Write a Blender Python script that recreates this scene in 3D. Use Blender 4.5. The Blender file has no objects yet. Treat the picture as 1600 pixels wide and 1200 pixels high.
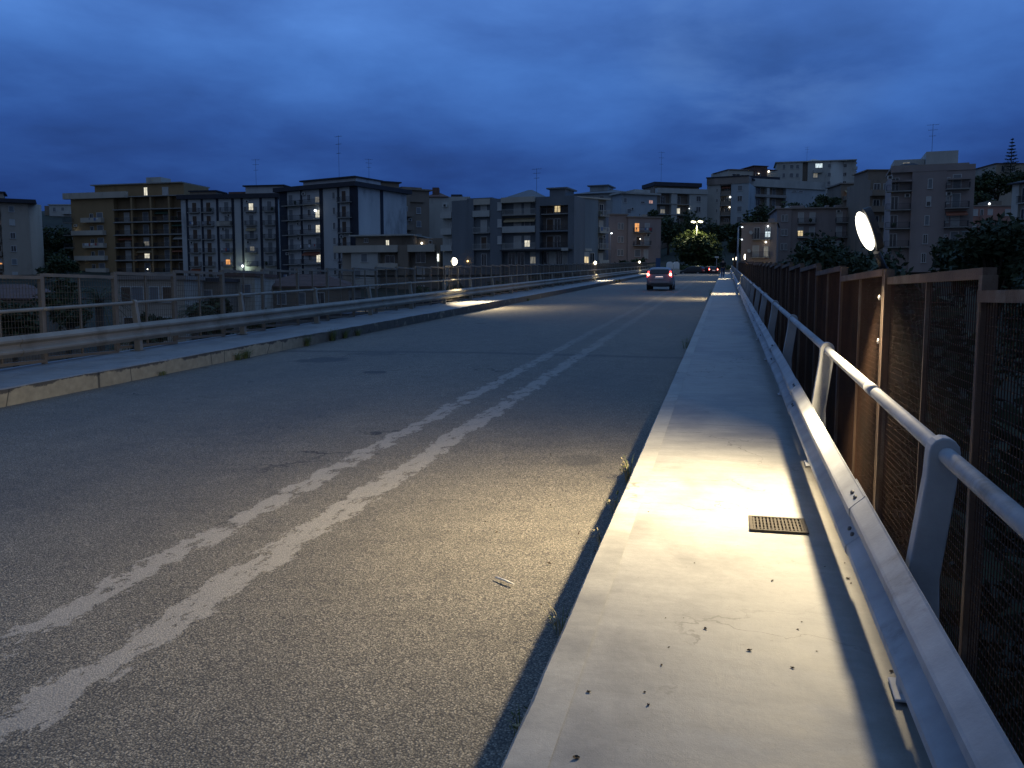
import bpy, bmesh, math, random
from mathutils import Vector, Matrix, Quaternion
R_ = math.radians
SC = bpy.context.scene
COL = SC.collection
random.seed(7)

# ------------------------------------------------------------------ camera
FPX = 1360.0
SLOPE = 0.0372                      # the bridge climbs away from the camera
EYE = 1.6
YAW, PITCH = R_(13.69), R_(5.88)
Fv = Vector((-math.sin(YAW)*math.cos(PITCH), math.cos(YAW)*math.cos(PITCH), -math.sin(PITCH)))
Rv = Vector((math.cos(YAW), math.sin(YAW), 0))
Uv = Rv.cross(Fv)
CAM = Vector((0, 0, EYE))
cd = bpy.data.cameras.new('camera'); cam = bpy.data.objects.new('camera', cd); COL.objects.link(cam)
cd.sensor_width = 36; cd.lens = FPX/1600*36; cd.clip_start = .05; cd.clip_end = 5000
cam.location = CAM
cam.rotation_mode = 'QUATERNION'
cam.rotation_quaternion = Matrix((Rv, Uv, -Fv)).transposed().to_quaternion()
SC.camera = cam
SC.render.resolution_x, SC.render.resolution_y = 1024, 768

def P(px, py, d):
    return CAM + d*(Fv + (px-800)/FPX*Rv - (py-600)/FPX*Uv)

# ------------------------------------------------------------------ node helpers
class NT:
    def __init__(s, tree): s.t = tree; s.n = tree.nodes; s.l = tree.links
    def new(s, kind, **kw):
        nd = s.n.new(kind)
        for k, v in kw.items(): setattr(nd, k, v)
        return nd
    def put(s, sock, v):
        if isinstance(v, bpy.types.NodeSocket): s.l.new(v, sock)
        elif isinstance(v, (tuple, list)) and sock.type == 'RGBA': sock.default_value = (*v[:3], 1)
        else: sock.default_value = v
    def math(s, op, a, b=0.0, c=0.0, clamp=False):
        nd = s.new('ShaderNodeMath', operation=op, use_clamp=clamp)
        for i, v in enumerate((a, b, c)): s.put(nd.inputs[i], v)
        return nd.outputs[0]
    def mix(s, f, a, b, mode='MIX'):
        nd = s.new('ShaderNodeMix', data_type='RGBA', blend_type=mode)
        s.put(nd.inputs[0], f); s.put(nd.inputs[6], a); s.put(nd.inputs[7], b)
        return nd.outputs[2]
    def noise(s, vec, scale, detail=4, rough=.55, dist=0.0):
        nd = s.new('ShaderNodeTexNoise')
        if vec is not None: s.l.new(vec, nd.inputs['Vector'])
        nd.inputs['Scale'].default_value = scale; nd.inputs['Detail'].default_value = detail
        nd.inputs['Roughness'].default_value = rough; nd.inputs['Distortion'].default_value = dist
        return nd.outputs['Fac']
    def vor(s, vec, scale, feature='F1', out='Distance'):
        nd = s.new('ShaderNodeTexVoronoi', feature=feature)
        if vec is not None: s.l.new(vec, nd.inputs['Vector'])
        nd.inputs['Scale'].default_value = scale
        return nd.outputs[out]
    def ramp(s, f, stops):
        nd = s.new('ShaderNodeValToRGB')
        cr = nd.color_ramp
        while len(cr.elements) < len(stops): cr.elements.new(.5)
        for e, (p, c) in zip(cr.elements, stops):
            e.position = p; e.color = (c, c, c, 1) if isinstance(c, (int, float)) else (*c, 1)
        s.put(nd.inputs[0], f)
        return nd.outputs[0]
    def smooth(s, v, a, b):
        nd = s.new('ShaderNodeMapRange', interpolation_type='SMOOTHSTEP')
        s.put(nd.inputs[0], v); nd.inputs[1].default_value = a; nd.inputs[2].default_value = b
        return nd.outputs[0]
    def mapped(s, vec, scale=(1, 1, 1), loc=(0, 0, 0)):
        nd = s.new('ShaderNodeMapping')
        s.l.new(vec, nd.inputs[0]); nd.inputs['Scale'].default_value = scale; nd.inputs['Location'].default_value = loc
        return nd.outputs[0]
    def sep(s, vec):
        nd = s.new('ShaderNodeSeparateXYZ'); s.l.new(vec, nd.inputs[0]); return nd.outputs
    def comb(s, x, y, z):
        nd = s.new('ShaderNodeCombineXYZ')
        for i, v in enumerate((x, y, z)): s.put(nd.inputs[i], v)
        return nd.outputs[0]

# ------------------------------------------------------------------ world: dusk sky under a broken overcast
W = bpy.data.worlds.new("World"); SC.world = W; W.use_nodes = True
w = NT(W.node_tree); w.n.clear()
tc = w.new('ShaderNodeTexCoord').outputs['Generated']
dx, dy, dz = w.sep(tc)
zc = w.math('MAXIMUM', dz, 0.0)
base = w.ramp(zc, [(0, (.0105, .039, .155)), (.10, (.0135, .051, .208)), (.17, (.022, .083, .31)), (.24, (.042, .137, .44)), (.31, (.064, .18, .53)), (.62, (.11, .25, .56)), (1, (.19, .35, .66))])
inv = w.math('DIVIDE', 1.0, w.math('ADD', zc, .16))
cv = w.comb(w.math('MULTIPLY', dx, inv), w.math('MULTIPLY', dy, inv), w.math('MULTIPLY', dz, 2.0))
n1 = w.noise(w.mapped(cv, (.75, .75, 1), (1.7, .35, 0)), 1.0, 7, .52, .25)
n2 = w.noise(w.mapped(cv, (2.2, 2.0, 1.5), (4.2, 2.1, 0)), 1.0, 7, .55, .15)
cl = w.math('ADD', w.math('MULTIPLY', n1, .62), w.math('MULTIPLY', n2, .38))
clf = w.ramp(cl, [(.34, (.58, .60, .64)), (.45, (.82, .83, .86)), (.53, (1.08, 1.06, 1.03)), (.66, (1.55, 1.44, 1.30))])
sky = w.mix(1.0, base, clf, 'MULTIPLY')
# thinner cloud ahead to the right, where more light comes through
hole = w.new('ShaderNodeVectorMath', operation='DOT_PRODUCT'); w.l.new(tc, hole.inputs[0])
hd = (P(1185, 25, 1)-CAM).normalized(); hole.inputs[1].default_value = hd
hole_f = w.math('MULTIPLY', w.smooth(hole.outputs['Value'], .985, 1.0), w.smooth(n2, .40, .66))
sky = w.mix(w.math('MULTIPLY', hole_f, .35), sky, (.10, .21, .46))
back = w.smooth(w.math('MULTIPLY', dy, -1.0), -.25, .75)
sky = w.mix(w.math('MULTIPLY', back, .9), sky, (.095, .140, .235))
nis = w.new('ShaderNodeTexSky', sky_type='NISHITA'); nis.sun_disc = False
nis.sun_elevation = R_(-2.5); nis.sun_rotation = R_(180)
sky = w.mix(1.0, sky, w.mix(1.0, nis.outputs[0], (.05, .05, .05), 'MULTIPLY'), 'ADD')
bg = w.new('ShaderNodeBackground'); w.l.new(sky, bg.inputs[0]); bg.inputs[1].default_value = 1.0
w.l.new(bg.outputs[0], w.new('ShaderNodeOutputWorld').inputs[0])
SC.view_settings.view_transform = 'Standard'; SC.view_settings.look = 'None'
SC.view_settings.exposure = 0.12; SC.view_settings.gamma = 1.0; SC.view_settings.use_curve_mapping = False

# ------------------------------------------------------------------ mesh builder
class MB:
    def __init__(s): s.v = []; s.f = []; s.m = []; s.mats = []; s.sm = []
    def mi(s, m):
        if m not in s.mats: s.mats.append(m)
        return s.mats.index(m)
    def poly(s, pts, m, smooth=False):
        b = len(s.v); s.v += [tuple(p) for p in pts]; s.f.append(tuple(range(b, b+len(pts)))); s.m.append(s.mi(m)); s.sm.append(smooth)
    def mesh(s, pts, faces, m, smooth=False):
        b = len(s.v); s.v += [tuple(p) for p in pts]; i = s.mi(m)
        for f in faces: s.f.append(tuple(b+k for k in f)); s.m.append(i); s.sm.append(smooth)
    def box(s, x0, x1, y0, y1, z0, z1, m):
        s.mesh([(x0, y0, z0), (x1, y0, z0), (x1, y1, z0), (x0, y1, z0), (x0, y0, z1), (x1, y0, z1), (x1, y1, z1), (x0, y1, z1)],
               [(0, 3, 2, 1), (4, 5, 6, 7), (0, 1, 5, 4), (1, 2, 6, 5), (2, 3, 7, 6), (3, 0, 4, 7)], m)
    def tube(s, pts, rad, m, n=8, cap=True, smooth=True):
        pts = [Vector(p) for p in pts]
        if isinstance(rad, (int, float)): rad = [rad]*len(pts)
        b = len(s.v); i = s.mi(m); ref = None
        for k, p in enumerate(pts):
            t = (pts[min(k+1, len(pts)-1)] - pts[max(k-1, 0)]).normalized()
            if ref is None: ref = t.orthogonal().normalized()
            ref = (ref - t*ref.dot(t)); ref = ref.normalized() if ref.length > 1e-6 else t.orthogonal().normalized()
            q = t.cross(ref)
            for a in range(n):
                an = 2*math.pi*a/n
                s.v.append(tuple(p + rad[k]*(math.cos(an)*ref + math.sin(an)*q)))
        for k in range(len(pts)-1):
            for a in range(n):
                s.f.append((b+k*n+a, b+k*n+(a+1) % n, b+(k+1)*n+(a+1) % n, b+(k+1)*n+a)); s.m.append(i); s.sm.append(smooth)
        if cap:
            s.f.append(tuple(b+a for a in reversed(range(n)))); s.m.append(i); s.sm.append(False)
            e = b+(len(pts)-1)*n
            s.f.append(tuple(e+a for a in range(n))); s.m.append(i); s.sm.append(False)
    def prism(s, prof, axis, a0, a1, m, smooth=False):
        """closed profile in the plane across AXIS, extruded from a0 to a1"""
        n = len(prof); mk = {'x': lambda p, a: (a, p[0], p[1]), 'y': lambda p, a: (p[0], a, p[1]), 'z': lambda p, a: (p[0], p[1], a)}[axis]
        pts = [mk(p, a0) for p in prof] + [mk(p, a1) for p in prof]
        fs = [(k, (k+1) % n, n+(k+1) % n, n+k) for k in range(n)]
        s.mesh(pts, fs, m, smooth)
        s.mesh(pts, [tuple(reversed(range(n))), tuple(range(n, 2*n))], m)
    def sphere(s, c, r, m, nu=12, nv=8, sc=(1, 1, 1)):
        pts = []; fs = []
        for j in range(nv+1):
            th = math.pi*j/nv
            for k in range(nu):
                ph = 2*math.pi*k/nu
                pts.append((c[0]+r*sc[0]*math.sin(th)*math.cos(ph), c[1]+r*sc[1]*math.sin(th)*math.sin(ph), c[2]+r*sc[2]*math.cos(th)))
        for j in range(nv):
            for k in range(nu): fs.append((j*nu+k, (j+1)*nu+k, (j+1)*nu+(k+1) % nu, j*nu+(k+1) % nu))
        s.mesh(pts, fs, m, True)
    def data(s, name, fix=False):
        me = bpy.data.meshes.new(name); me.from_pydata(s.v, [], s.f)
        for m in s.mats: me.materials.append(m)
        me.polygons.foreach_set('material_index', s.m); me.polygons.foreach_set('use_smooth', s.sm)
        if fix:
            bm = bmesh.new(); bm.from_mesh(me); bmesh.ops.remove_doubles(bm, verts=bm.verts, dist=1e-5)
            bmesh.ops.recalc_face_normals(bm, faces=bm.faces); bm.to_mesh(me); bm.free()
        me.update(); return me
    def build(s, name, parent=None, fix=False, bevel=0):
        return link(name, s.data(name, fix), parent, bevel)

def link(name, me, parent=None, bevel=0, loc=(0, 0, 0)):
    o = bpy.data.objects.new(name, me); COL.objects.link(o); o.location = loc
    if parent: o.parent = parent
    if bevel:
        b = o.modifiers.new('bevel', 'BEVEL'); b.width = bevel; b.segments = 2; b.limit_method = 'ANGLE'
    return o

def tag(o, label, cat, group=None, kind=None):
    if label: o['label'] = label
    if cat: o['category'] = cat
    if group: o['group'] = group
    if kind: o['kind'] = kind
    return o
def thing(name, label, cat, loc=(0, 0, 0), rz=0, group=None):
    o = bpy.data.objects.new(name, None); COL.objects.link(o); o.location = loc; o.rotation_euler = (0, 0, rz); o.empty_display_size = .3
    return tag(o, label, cat, group)
def struct(o): o['kind'] = 'structure'; return o
def dup(root, loc, rz=None, label=None):
    r = root.copy(); COL.objects.link(r); r.location = loc
    if rz is not None: r.rotation_euler = (0, 0, rz)
    if label: r['label'] = label
    for ch in root.children:
        c = ch.copy(); COL.objects.link(c); c.parent = r
        for g in ch.children:
            d = g.copy(); COL.objects.link(d); d.parent = c
    return r

# ------------------------------------------------------------------ materials
def pbsdf(name):
    m = bpy.data.materials.new(name); m.use_nodes = True
    t = NT(m.node_tree); b = t.n['Principled BSDF']
    return m, t, b
MC = {}
def mat(name, col, rough=.7, var=.25, scale=1.2, metal=0.0, bump=0.0, bscale=30, streak=False, dirt=None, spec=.4):
    if name in MC: return MC[name]
    m, t, b = pbsdf(name)
    oc = t.new('ShaderNodeTexCoord').outputs['Object']
    v = t.mapped(oc, (scale, scale, scale*(.18 if streak else 1)))
    n = t.noise(v, 1.0, 6, .6)
    f = t.ramp(n, [(.25, 1-var), (.75, 1+var)])
    c = t.mix(1.0, col, f, 'MULTIPLY')
    if dirt:
        n3 = t.noise(t.mapped(oc, (scale*.6, scale*.6, scale*.25), (5, 3, 1)), 1.0, 8, .68)
        c = t.mix(t.smooth(n3, .52, .72), c, dirt)
    t.put(b.inputs['Base Color'], c)
    b.inputs['Roughness'].default_value = rough; b.inputs['Metallic'].default_value = metal
    b.inputs['Specular IOR Level'].default_value = spec
    if bump:
        bn = t.new('ShaderNodeBump'); bn.inputs['Strength'].default_value = bump; bn.inputs['Distance'].default_value = .01
        t.l.new(t.noise(oc, bscale, 4, .6), bn.inputs['Height']); t.l.new(bn.outputs[0], b.inputs['Normal'])
    MC[name] = m; return m
def emit(name, col, s, sample='NONE'):
    if name in MC: return MC[name]
    m, t, b = pbsdf(name)
    b.inputs['Base Color'].default_value = (.3, .3, .3, 1)
    b.inputs['Emission Color'].default_value = (*col, 1); b.inputs['Emission Strength'].default_value = s
    m.cycles.emission_sampling = sample
    MC[name] = m; return m
def room(name, col, s):
    """a lit room behind a curtain: bands of brighter and dimmer cloth"""
    if name in MC: return MC[name]
    m, t, b = pbsdf(name)
    oc = t.new('ShaderNodeTexCoord').outputs['Object']
    n = t.noise(t.mapped(oc, (5, 5, 1.1)), 1.0, 3, .5)
    e = t.mix(1.0, col, t.ramp(n, [(.3, .35), (.7, 1.0)]), 'MULTIPLY')
    b.inputs['Base Color'].default_value = (.2, .2, .2, 1)
    t.put(b.inputs['Emission Color'], e); b.inputs['Emission Strength'].default_value = s
    m.cycles.emission_sampling = 'NONE'
    MC[name] = m; return m

# asphalt with worn double line
def make_asphalt():
    m, t, b = pbsdf('asphalt')
    oc = t.new('ShaderNodeTexCoord').outputs['Object']
    x, y, z = t.sep(oc)
    big = t.noise(t.mapped(oc, (.5, .12, 1)), 1.0, 6, .6)
    med = t.noise(oc, 3.0, 6, .65)
    st = t.vor(oc, 105)
    stc = t.vor(oc, 105, 'F1', 'Color')
    sv = t.sep(stc)[0]
    grain = t.noise(oc, 75, 3, .7)
    agg = t.mix(t.ramp(sv, [(.45, 0), (.98, 1)]), (.140, .125, .098), (.32, .285, .222))
    agg = t.mix(t.smooth(st, .35, .75), agg, (.058, .053, .046))
    agg = t.mix(1.0, agg, t.ramp(grain, [(.28, .76), (.72, 1.24)]), 'MULTIPLY')
    c = t.mix(1.0, agg, t.ramp(big, [(.3, .78), (.7, 1.22)]), 'MULTIPLY')
    c = t.mix(1.0, c, t.ramp(med, [(.3, .86), (.7, 1.14)]), 'MULTIPLY')
    # patches, cracks
    def spot(cx, cy, rx, ry):
        dxn = t.math('DIVIDE', t.math('SUBTRACT', x, cx), rx); dyn = t.math('DIVIDE', t.math('SUBTRACT', y, cy), ry)
        r = t.math('ADD', t.math('MULTIPLY', dxn, dxn), t.math('MULTIPLY', dyn, dyn))
        r = t.math('ADD', r, t.math('MULTIPLY', t.math('SUBTRACT', med, .5), 2.2))
        return t.math('SUBTRACT', 1.0, t.smooth(r, .6, 1.1))
    for (cx, cy, rx, ry, k) in ((-7.5, 15.4, .55, .5, .7), (-5.72, 13.7, .24, .20, .8), (-6.9, 16.6, .5, .35, .4), (-1.3, 8.0, .22, .25, .35)):
        c = t.mix(t.math('MULTIPLY', spot(cx, cy, rx, ry), k), c, (.04, .04, .04))
    wv = t.new('ShaderNodeVectorMath', operation='ADD'); t.l.new(t.mapped(oc, (.35, 1.1, 1)), wv.inputs[0])
    nz = t.new('ShaderNodeTexNoise'); t.l.new(oc, nz.inputs['Vector']); nz.inputs['Scale'].default_value = 2.5; nz.inputs['Detail'].default_value = 6
    sc_ = t.new('ShaderNodeVectorMath', operation='SCALE'); t.l.new(nz.outputs['Color'], sc_.inputs[0]); sc_.inputs['Scale'].default_value = .55
    t.l.new(sc_.outputs[0], wv.inputs[1])
    cr = t.vor(wv.outputs[0], .8, 'DISTANCE_TO_EDGE')
    crm = t.math('MULTIPLY', t.math('SUBTRACT', 1.0, t.smooth(cr, .003, .010)), t.smooth(t.noise(oc, .45, 3), .50, .62))
    crm = t.math('MULTIPLY', crm, t.math('SUBTRACT', 1.0, t.smooth(x, -3.6, -2.4)))
    c = t.mix(t.math('MULTIPLY', crm, .85), c, (.012, .012, .011))
    # expansion joints across the deck
    yj = t.math('ADD', y, t.math('MULTIPLY', t.math('SUBTRACT', med, .5), .25))
    for jy in (17.0, 42.0, 67.0, 92.0):
        j = t.math('SUBTRACT', 1.0, t.smooth(t.math('ABSOLUTE', t.math('SUBTRACT', yj, jy)), .10, .22))
        c = t.mix(t.math('MULTIPLY', j, .55), c, (.045, .045, .045))
    # worn paint
    wob = t.noise(t.comb(0.0, t.math('MULTIPLY', y, .55), 0.0), 1.0, 3, .5)
    xw = t.math('ADD', x, t.math('MULTIPLY', t.math('SUBTRACT', wob, .5), .05))
    pn = t.noise(t.mapped(oc, (8.2, 3.6, 1)), 1.0, 8, .70, .3)
    pf = t.noise(oc, 42, 3, .6)
    pn2 = t.math('ADD', pn, t.math('MULTIPLY', t.math('SUBTRACT', pf, .5), .22))
    tot = None
    for cx, hw, bias in ((-3.37, .140, .0), (-2.75, .150, .012)):
        d = t.math('ABSOLUTE', t.math('SUBTRACT', xw, cx))
        e = t.math('SUBTRACT', hw, d)                     # >0 inside
        wear = t.math('MULTIPLY', t.math('SUBTRACT', pn2, .497-bias), .60)
        lim = t.math('MINIMUM', t.math('MULTIPLY', e, 1.0), .082)
        v = t.math('ADD', lim, wear)
        p = t.math('MULTIPLY', t.smooth(v, .045, .06), t.smooth(e, -.02, .0))
        tot = p if tot is None else t.math('MAXIMUM', tot, p)
    fade = t.math('SUBTRACT', 1.0, t.math('MULTIPLY', t.smooth(y, 9, 26), .72))
    tot = t.math('MULTIPLY', tot, t.math('MULTIPLY', fade, .52))
    pc = t.mix(1.0, (.40, .375, .335), t.ramp(grain, [(.3, .85), (.7, 1.12)]), 'MULTIPLY')
    c = t.mix(tot, c, pc)
    t.put(b.inputs['Base Color'], c)
    t.put(b.inputs['Roughness'], t.math('ADD', .62, t.math('MULTIPLY', big, .25)))
    b.inputs['Specular IOR Level'].default_value = .42
    hgt = t.math('ADD', t.math('MULTIPLY', t.math('SUBTRACT', 1.0, st), .8), t.math('MULTIPLY', grain, .8))
    hgt = t.mix(t.math('MULTIPLY', tot, .6), hgt, (.6, .6, .6))
    bn = t.new('ShaderNodeBump'); bn.inputs['Strength'].default_value = .55; bn.inputs['Distance'].default_value = .006
    t.l.new(hgt, bn.inputs['Height']); t.l.new(bn.outputs[0], b.inputs['Normal'])
    return m
ASPHALT = make_asphalt()

def make_concrete(name, col, joints=True, stain=.55, seed=0):
    m, t, b = pbsdf(name)
    oc = t.new('ShaderNodeTexCoord').outputs['Object']
    x, y, z = t.sep(oc)
    n1 = t.noise(t.mapped(oc, (1.0, .8, 1), (seed, 0, 0)), 1.1, 8, .62, .4)
    n2 = t.noise(t.mapped(oc, (2.2, 9.0, 2.2), (seed, 4, 0)), 1.0, 6, .62)
    n3 = t.noise(oc, 24, 5, .65)
    n4 = t.noise(oc, 190, 2, .6)
    c = t.mix(1.0, col, t.ramp(n1, [(.28, .58), (.52, 1.0), (.76, 1.2)]), 'MULTIPLY')
    c = t.mix(1.0, c, t.ramp(n2, [(.3, .86), (.7, 1.09)]), 'MULTIPLY')
    c = t.mix(1.0, c, t.ramp(n3, [(.3, .92), (.7, 1.07)]), 'MULTIPLY')
    c = t.mix(1.0, c, t.ramp(n4, [(.3, .93), (.7, 1.06)]), 'MULTIPLY')
    sp = t.noise(t.mapped(oc, (1, 1, 1), (3+seed, 9, 0)), 16, 4, .75)
    c = t.mix(t.math('MULTIPLY', t.smooth(sp, .66, .74), stain), c, (.07, .06, .05))
    wv = t.new('ShaderNodeVectorMath', operation='ADD'); t.l.new(t.mapped(oc, (.55, .8, .5)), wv.inputs[0])
    nz = t.new('ShaderNodeTexNoise'); t.l.new(oc, nz.inputs['Vector']); nz.inputs['Scale'].default_value = 3.5; nz.inputs['Detail'].default_value = 7
    sc_ = t.new('ShaderNodeVectorMath', operation='SCALE'); t.l.new(nz.outputs['Color'], sc_.inputs[0]); sc_.inputs['Scale'].default_value = .45
    t.l.new(sc_.outputs[0], wv.inputs[1])
    ck = t.math('MULTIPLY', t.math('SUBTRACT', 1.0, t.smooth(t.vor(wv.outputs[0], .9, 'DISTANCE_TO_EDGE'), .0015, .006)), t.smooth(t.noise(oc, .8, 3), .47, .58))
    c = t.mix(t.math('MULTIPLY', ck, .6), c, (.05, .045, .04))
    gr = t.vor(oc, 38); c = t.mix(t.math('MULTIPLY', t.math('SUBTRACT', 1.0, t.smooth(gr, .05, .10)), t.math('MULTIPLY', t.smooth(t.noise(oc, 2.4, 4), .52, .62), .7)), c, (.06, .05, .035))
    if joints:
        # dirt swept against the barrier foot
        dd = t.math('ADD', x, t.math('MULTIPLY', t.math('SUBTRACT', n1, .5), .45))
        c = t.mix(t.math('MULTIPLY', t.smooth(dd, .50, .66), .55), c, (.075, .066, .05))
        yj = t.math('ADD', y, t.math('MULTIPLY', t.math('SUBTRACT', n1, .5), .10))
        for jy in (-1.2, 8.7, 15.9, 24.7, 33.5, 42, 51, 60, 69, 78, 87, 96, 105, 114):
            j = t.math('SUBTRACT', 1.0, t.smooth(t.math('ABSOLUTE', t.math('SUBTRACT', yj, jy)), .004, .02+.0006*max(jy, 0)))
            c = t.mix(t.math('MULTIPLY', j, .75 if jy > 12 else .3), c, (.04, .038, .035))
    t.put(b.inputs['Base Color'], c)
    t.put(b.inputs['Roughness'], t.ramp(n1, [(.3, .50), (.7, .72)]))
    b.inputs['Specular IOR Level'].default_value = .4
    bn = t.new('ShaderNodeBump'); bn.inputs['Strength'].default_value = .25; bn.inputs['Distance'].default_value = .006
    t.l.new(t.math('ADD', n3, t.math('MULTIPLY', n4, .5)), bn.inputs['Height']); t.l.new(bn.outputs[0], b.inputs['Normal'])
    return m
CONC = make_concrete('pavement_concrete', (.275, .268, .248))
CONC_L = make_concrete('pavement_concrete_far', (.23, .23, .22), False, .3, 7)
KERB = make_concrete('kerb_stone', (.315, .305, .275), False, .3, 3)
def make_painted_kerb():
    m, t, b = pbsdf('painted_kerb')
    oc = t.new('ShaderNodeTexCoord').outputs['Object']
    x, y, z = t.sep(oc)
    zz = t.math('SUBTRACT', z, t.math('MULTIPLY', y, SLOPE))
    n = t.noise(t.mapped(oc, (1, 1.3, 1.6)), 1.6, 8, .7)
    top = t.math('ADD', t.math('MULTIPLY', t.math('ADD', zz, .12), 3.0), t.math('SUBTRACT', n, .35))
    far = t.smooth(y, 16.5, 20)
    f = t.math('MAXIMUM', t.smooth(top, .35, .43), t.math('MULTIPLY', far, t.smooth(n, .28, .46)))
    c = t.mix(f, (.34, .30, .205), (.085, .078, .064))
    cr = t.vor(t.mapped(oc, (.4, .7, .4)), 1.0, 'DISTANCE_TO_EDGE')
    c = t.mix(t.math('MULTIPLY', t.math('SUBTRACT', 1.0, t.smooth(cr, .002, .009)), .8), c, (.02, .02, .018))
    c = t.mix(1.0, c, t.ramp(t.noise(oc, 9, 4), [(.3, .8), (.7, 1.15)]), 'MULTIPLY')
    t.put(b.inputs['Base Color'], c); b.inputs['Roughness'].default_value = .8
    return m
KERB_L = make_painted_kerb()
GALV = mat('galvanised_steel', (.32, .33, .345), .72, .32, 2.6, .0, .12, 60, dirt=(.15, .14, .125))
GALV_L = mat('galvanised_steel_old', (.27, .25, .205), .55, .25, 1.6, .25, dirt=(.17, .15, .11))
RUST = mat('rusty_steel', (.105, .064, .044), .85, .4, 3, .05, .3, 90, dirt=(.20, .165, .13))
RUST_W = mat('rusty_wire', (.050, .023, .013), .9, .55, 1.6, .05, dirt=(.024, .017, .013))
FRAME_L = mat('fence_steel_grey', (.20, .175, .14), .7, .2, 2, .2)
WIRE_L = mat('fence_wire_grey', (.115, .095, .07), .7, .2, 2, .2)
DARK = mat('dark_metal', (.03, .03, .033), .5, .2)
IRON = mat('cast_iron', (.050, .043, .034), .8, .3, 12, .3, .2, 120)
SOIL = mat('valley_soil', (.024, .027, .016), .95, .5, .15)
GRASSM = mat('weed_leaf', (.11, .14, .045), .7, .4, 9)
DRYGR = mat('dry_grass', (.34, .29, .16), .8, .3, 9)
LEAFD = mat('dead_leaf', (.06, .04, .022), .9, .4, 20)
LENS = emit('lamp_lens', (1, .93, .74), 3.2)
LENS2 = emit('lamp_lens_far', (1, .90, .66), 4)

def bz(y): return SLOPE*y

# ------------------------------------------------------------------ ground
def sst(v, a, b):
    t = max(0, min(1, (v-a)/(b-a))); return t*t*(3-2*t)
def terrain(x, y):
    near = -9.5 + 14.0*sst(y, 97, 131)
    left = -9.0 + 12.5*sst(y, 85, 175)
    g = near + (left-near)*sst(-x, 18, 55)
    kx = .045 + (.135-.045)*sst(x, -55, 0)
    g += kx*max(0, min(y, 420)-165)
    g += 24*math.exp(-((x+240)**2+(y-285)**2)/(2*62**2))
    return g
def build_ground():
    xs = [-3000, -1500, -800, -500] + [-400+12.5*i for i in range(65)] + [500, 800, 1500, 3000]
    ys = [-1500, -600, -300, -150] + [-90+9*i for i in range(70)] + [640, 900, 1600, 3500]
    pts = []; fs = []
    rnd = random.Random(3)
    for y in ys:
        for x in xs:
            z = terrain(x, y) + rnd.uniform(-.35, .35)
            if -16 < x < 6 and y < 124: z = min(z, bz(y)-3.0)
            if -40 < x < 32 and 120 < y < 162: z = min(z, 4.42)
            pts.append((x, y, z))
    n = len(xs)
    for j in range(len(ys)-1):
        for i in range(n-1): fs.append((j*n+i, j*n+i+1, (j+1)*n+i+1, (j+1)*n+i))
    mb = MB(); mb.mesh(pts, fs, SOIL, True)
    struct(mb.build('ground'))
build_ground()

# ------------------------------------------------------------------ bridge: road, pavements, kerbs, deck
Y0, Y1 = -30.0, 128.0
XR, XL = -.665, -9.30            # kerb lines
def strip(name, rows, mat_, smooth=False):
    """rows: list of (x, z) across; swept along the bridge"""
    ys = [Y0 + (Y1-Y0)*i/79 for i in range(80)]
    mb = MB(); n = len(rows)
    pts = [(x, y, z+bz(y)) for y in ys for x, z in rows]
    fs = [(j*n+i, j*n+i+1, (j+1)*n+i+1, (j+1)*n+i) for j in range(79) for i in range(n-1)]
    mb.mesh(pts, fs, mat_, smooth)
    return mb.build(name)
struct(strip('road', [(XL-.02, -.25), (XL+2, -.23), (-4.9, -.21), (XR-2, -.23), (XR+.02, -.25)], ASPHALT, True))
GX0, GX1, GY0, GY1 = .193, .497, 5.268, 5.572
def pavement():
    ys = sorted([Y0+(Y1-Y0)*i/79 for i in range(80)]+[GY0, GY1]); xs = [XR+.15, GX0, GX1, .93]; mb = MB()
    for a, b_ in zip(ys, ys[1:]):
        for i in range(3):
            if i == 1 and a >= GY0-1e-6 and b_ <= GY1+1e-6: continue
            mb.poly([(xs[i], a, bz(a)), (xs[i+1], a, bz(a)), (xs[i+1], b_, bz(b_)), (xs[i], b_, bz(b_))], CONC)
        mb.poly([(.93, a, bz(a)), (.93, a, bz(a)-.3), (.93, b_, bz(b_)-.3), (.93, b_, bz(b_))], CONC)
    return mb.build('pavement', fix=True)
struct(pavement())
struct(strip('pavement_far', [(-11.12, -.3), (-11.12, 0.0), (XL-.18, 0.0)], CONC_L))
# kerbs with a slightly uneven arris
def kerb(name, xo, xi, mat_top, mat_face, seed, amp):
    rnd = random.Random(seed); mb = MB()
    ys = [Y0+.22*i for i in range(int((Y1-Y0)/.22)+1)]
    sgn = 1 if xi > xo else -1
    pts = []; o = 0; dz_ = 0
    for i, y in enumerate(ys):
        o = o*.7 + rnd.uniform(-amp, amp); dz_ = dz_*.6 + rnd.uniform(-amp, amp)*.4
        chip = (rnd.random() < .05)*rnd.uniform(.002, .006)
        z = bz(y)
        pts += [(xo+o*.4, y, z-.30), (xo+o*.5+sgn*.000, y, z-.012-chip+dz_), (xo+sgn*(.012+chip)+o, y, z+.002+dz_*.5), (xi, y, z+.003)]
    n = 4
    for j in range(len(ys)-1):
        for i in range(3):
            mb.mesh([pts[j*n+i], pts[j*n+i+1], pts[(j+1)*n+i+1], pts[(j+1)*n+i]], [(0, 1, 2, 3)], mat_face if i == 0 else mat_top)
    o = mb.build(name, fix=True); return struct(o)
kerb('kerb', XR, XR+.152, KERB, KERB, 1, .0022)
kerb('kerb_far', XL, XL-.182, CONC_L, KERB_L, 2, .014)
DECKM = mat('deck_concrete', (.22, .21, .2), .85, .3, .5, dirt=(.09, .085, .08))
br = thing('road_bridge', 'long concrete road bridge deck on piers carrying the road over the valley', 'bridge')
mb = MB()
for a, b_ in ((-11.05, -10.95), ):
    pass
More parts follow.
